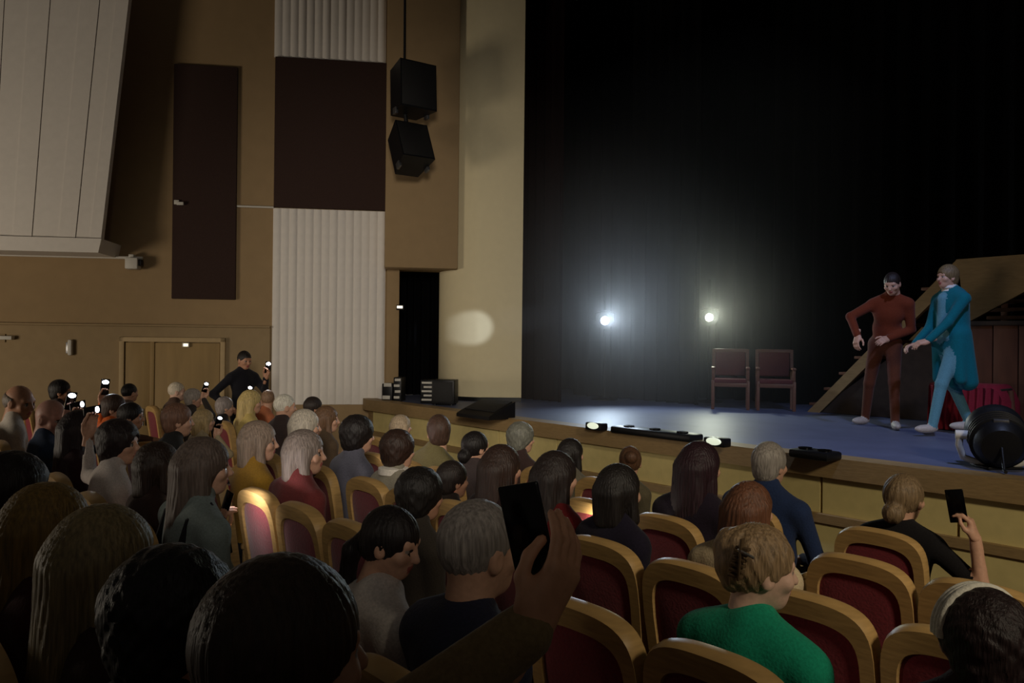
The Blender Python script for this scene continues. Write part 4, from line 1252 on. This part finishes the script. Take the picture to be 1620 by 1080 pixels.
A(129, 648, 1, 'long', (36, 24, 26), (50, 30, 34), 'f', yaw=-12, fem=True, armL=reach(q2_), label='person with long straight dark hair beside the bald head')
A(82, 627, 1, None, BLK, (46, 60, 84), (186, 140, 124), yaw=-55, pitch=-12, hs=1.18, smax=1.2, armR=reach(q1_), label='bald person in a blue top looking down')
A(32, 610, 1, 'fringe', (120, 108, 96), (206, 198, 186), 'm', yaw=-50, pitch=-10, hs=1.2, smax=1.2, label='balding person in a pale shirt beside the bald person')

# third row
A(1205, 826, 2, 'updo', (150, 124, 92), (30, 150, 116), 'p', yaw=-38, pitch=-4, near=True, fem=True, sleeve='short', elbow=.7, h=.012, extras=clip_extra, label='person with blond pinned-up hair and clip in a bright green T-shirt')
A(1552, 932, 2, 'curly', (40, 28, 28), (58, 40, 42), 'f', yaw=52, near=True, fem=True, extras=band_extra, label='person with dark hair and white headband in dark top')
A(668, 740, 2, 'curly', (28, 24, 22), (60, 54, 48), 'm', yaw=-8, label='person with round black hair behind the dark ponytail')
A(485, 678, 2, 'bob', (142, 128, 120), (120, 56, 56), 'f', yaw=-40, fem=True, wide=1.15, label='person with grey hair in a dull red cardigan')
A(412, 664, 2, 'bob', (154, 134, 118), (176, 134, 52), 'f', yaw=-30, fem=True, label='person with grey-blond bob in a mustard yellow top')
A(283, 637, 2, 'thick', (122, 88, 70), (44, 44, 44), 'f', yaw=-15, label='person with light brown hair in dark top below the white head')
A(209, 636, 2, 'thick', (26, 20, 18), (44, 36, 36), 'm', yaw=-30, wide=0.92, label='person with short black hair above the bushy dark hair')
p4 = at_d(166, 612, 7.3)
A(182, 623, 2, 'thick', (70, 50, 40), (222, 110, 52), 'f', yaw=-30, armL=reach(p4), wide=0.92, label='person in an orange top holding a lit phone overhead')
phone(p4, (.1, 0, 1), (.5, -.86, 0), 'lit phone held up by the person in orange', torch=45, size=1.0, watts=2.0)
A(97, 600, 2, 'thick', (26, 20, 18), (70, 60, 58), 'm', yaw=-20, label='person with short black hair behind the bald person')

# fourth row
A(982, 732, 3, 'bob', (32, 27, 25), (34, 30, 44), 'f', yaw=-10, near=True, wide=0.84, label='person with dark bob in a dark navy top by the gold seats')
A(883, 712, 3, 'long', (40, 31, 29), (92, 24, 26), 'f', yaw=-14, fem=True, wide=0.84, armL=lap(lap2), label='person with long dark hair in a dark red top')
A(797, 702, 3, 'long', (54, 38, 32), (48, 34, 34), 'f', yaw=-10, fem=True, wide=0.86, label='person with long brown-black hair behind the raised phone')
A(718, 728, 3, 'thick', (38, 30, 27), (50, 42, 38), 'm', yaw=-10, wide=0.86, label='person with short dark hair between round black and long brown-black hair')
A(632, 680, 3, 'curly', (52, 35, 28), (150, 144, 128), 'f', yaw=-6, extras=hood_extra, wide=0.9, label='person with bushy dark brown hair and a white collar')
p5 = at_d(551, 703, 5.7)
A(568, 657, 3, 'curly', (30, 24, 23), (98, 98, 112), 'f', yaw=-10, wide=0.9, label='person with black curly hair in a grey top', armL=reach(p5))
phone(p5, (.05, 0, 1), (1, -.2, -.05), 'glowing phone beside the black curly hair', torch=14, size=.85, watts=4.0, lc=(1.0, .85, .8))
A(485, 646, 3, 'bob', (196, 186, 170), (86, 70, 66), 'f', yaw=-20, fem=True, label='person with pale silver bob behind the red cardigan')
A(324, 646, 3, 'bob', (172, 148, 104), (176, 160, 128), 'f', yaw=-15, fem=True, armR=reach(p6), label='person with straw-coloured bob and beige top')
A(206, 606, 3, 'short', (24, 19, 18), (120, 96, 84), 'f', yaw=20, hs=.9, label='person with cropped black hair beside the orange top')

# fifth row
A(1110, 697, 4, 'long', PUR, (40, 32, 44), 'f', yaw=-8, fem=True, near=True, label='person with long dark purplish hair in front of the lit gold seat')
A(1189, 760, 3, 'long', (108, 70, 50), (206, 186, 150), 'f', yaw=-10, hs=.86, fem=True, near=True, label='person with long reddish brown hair in a cream top')
A(754, 679, 4, 'lowbun', (26, 22, 22), (72, 62, 62), 'f', yaw=-4, fem=True, wide=0.9, label='person with black hair tied in a low knot')
A(694, 655, 4, 'thick', (74, 54, 44), (112, 104, 70), 'f', yaw=55, body=6, wide=0.9, label='person with brown hair in an olive shirt turned in profile')
A(519, 641, 4, 'bob', (112, 84, 62), (92, 76, 60), 'f', yaw=-30, fem=True, label='person with light brown bob beside the silver bob')
A(452, 623, 4, 'short', WHT, (60, 48, 46), 'f', yaw=-10, label='person with short white hair beside the blond head')
A(399, 616, 4, 'long', (200, 176, 116), (200, 178, 110), 'f', yaw=-25, fem=True, label='person with light blond hair in a yellowish top')
A(357, 627, 4, 'thick', (150, 140, 136), (44, 40, 42), 'f', yaw=-10, armR=reach(q5_), label='person with grey hair in black below the usher')
A(307, 614, 4, 'thick', (170, 160, 150), (60, 54, 50), 'f', yaw=-15, armR=reach(q4_), label='person with pale grey hair beside the white head')
A(281, 604, 4, 'short', (222, 208, 186), (86, 66, 56), 'p', yaw=-20, label='person with cropped white hair near the double door')

# front row
p8 = at_d(1514, 800, 3.75)
A(1432, 745, 5, 'lowbun', (128, 106, 78), (28, 26, 28), 'f', yaw=-4, fem=True, near=True, hs=1.12, armR=(at_d(1524, 820, 3.79), (-.2, .2, .95), (.75, -.6, 0)), sleeve='short', label='person with dark blonde knotted hair in black holding up a phone')
phone(at_d(1513, 800, 3.80), (-.16, .05, .97), (.5, .85, .0), 'black phone held up before the cream stage front', size=1.05)
A(1219, 698, 5, 'thick', (150, 143, 136), (40, 54, 88), 'f', yaw=-6, near=True, lean=(-.02, .02), wide=1.15, elbow=1.1, label='person with short thick grey hair in a blue shirt')
A(997, 704, 5, 'bun', (92, 64, 46), (98, 90, 70), 'f', yaw=45, fem=True, label='person with brown hair bun in an olive top turned sideways')
A(905, 692, 5, 'bob', (30, 25, 24), (110, 104, 88), 'f', yaw=-10, fem=True, label='person with dark bob by the stage front')
A(826, 668, 5, 'curly', (118, 118, 108), (66, 50, 48), 'f', yaw=-20, label='person with ash grey curly hair by the stage front')
A(636, 655, 5, 'bob', (178, 158, 132), (170, 96, 90), 'f', yaw=-10, fem=True, label='person with pale straw hair close to the curved stage front')
A(497, 627, 5, 'thick', (48, 38, 34), (60, 52, 50), 'm', yaw=-10, label='person with short dark hair in front of the pleated panel')
A(424, 616, 5, 'short', (150, 120, 96), (196, 120, 84), 'f', yaw=60, label='person with light brown hair facing the usher')

# phones glowing among the heads
phone(q1_, (.2, 0, 1), (.5, -.86, 0), 'lit phone glowing beside the bald person', torch=45, size=.85, watts=1.5)
phone(q2_, (1, 0, .25), (.2, -.97, .25), 'small lit phone below the glowing one', torch=9, size=.7)
phone(q3_, (1, 0, .2), (.2, -.97, .25), 'small lit phone over the long straight dark hair', torch=9, size=.7)
phone(q4_, (.3, 0, 1), (.4, -.9, 0), 'lit phone above the straw-coloured bob', torch=22, size=.85)
phone(q5_, (.3, 0, 1), (.4, -.9, 0), 'lit phone in front of the usher', torch=18, size=.8)
phone(p6, (.3, 0, 1), (.4, -.9, 0), 'dimly lit phone by the grey hair below the usher', torch=3, size=.8)
phone(lap1, (.3, 0, 1), W(1, .1, -.05), 'unseen phone added to shine on the pale pink seat back', torch=30, size=.9, watts=3.2, lc=(1.0, .92, .86))  # hidden behind the sitter, added to light the seat backs ahead
phone(lap2, (.3, 0, 1), W(1, .0, .15), 'unseen phone added to shine on the brightly lit gold seat', torch=30, size=.9, watts=4.0, lc=(1.0, .9, .66))  # also out of sight, added as the light on this seat

# ------------------------------------------------------------------ theatre seats
seat_px(1360, 4, 'empty gold-framed burgundy seat beside the stage-front phone holder')
seat_px(1556, 4, 'empty gold-framed burgundy seat in front of the white headband')
seat_px(935, 4, 'brightly lit gold seat between the dark red top and the dark bob')
seat_px(838, 4, 'gold-topped seat behind the long brown-black hair')
seat_px(642, 4, 'pinkish lit seat next to the bushy hair with white collar')
seat_px(589, 4, 'pinkish lit seat beside the black curly hair')
seat_px(1095, 3, 'shaded gold-framed seat behind the reddish brown hair')
seat_px(949, 3, 'shaded gold-framed seat beside the raised hand')
seat_px(1282, 3, 'empty gold-framed burgundy seat next to the green T-shirt')
seat_px(1522, 3, 'empty gold-framed burgundy seat next to the white headband')
seat_px(581, 3, 'gold-topped seat behind the grey top of the curly-haired person')
seat_px(1135, 2, 'gold-framed burgundy seat behind the green T-shirt')
seat_px(1434, 2, 'gold-topped burgundy seat beside the one behind the green T-shirt')
seat_px(924, 2, 'gold-framed burgundy seat below the raised hand')
seat_px(409, 2, 'pale lit seat with pink back behind the red cardigan')
seat_px(475, 2, 'bluish white lit seat next to the pale pink one')
seat_px(556, 2, 'shaded burgundy seat beside the bluish white lit one')
seat_px(622, 1, 'burgundy seat with gold edge behind the navy T-shirt')
EXPL.append((.59, 2.06, 'gold-edged seat below the olive blonde hair'))

placed = []
for s, t, lab in EXPL:
    theatre_seat(s, t, lab); placed.append((s, t))
for s, t, lab in SEATS:
    if any(abs(s - a) < .3 and abs(t - b) < .40 for a, b in placed): continue
    short = lab.replace('person with ', '').replace('person in ', '').split(' in a ')[0].split(' beside ')[0].split(' behind ')[0]
    theatre_seat(s, t, ('burgundy seat occupied by ' + ('the ' if not short.startswith(('the ', 'an ', 'a ')) else '') + short)[:110]); placed.append((s, t))
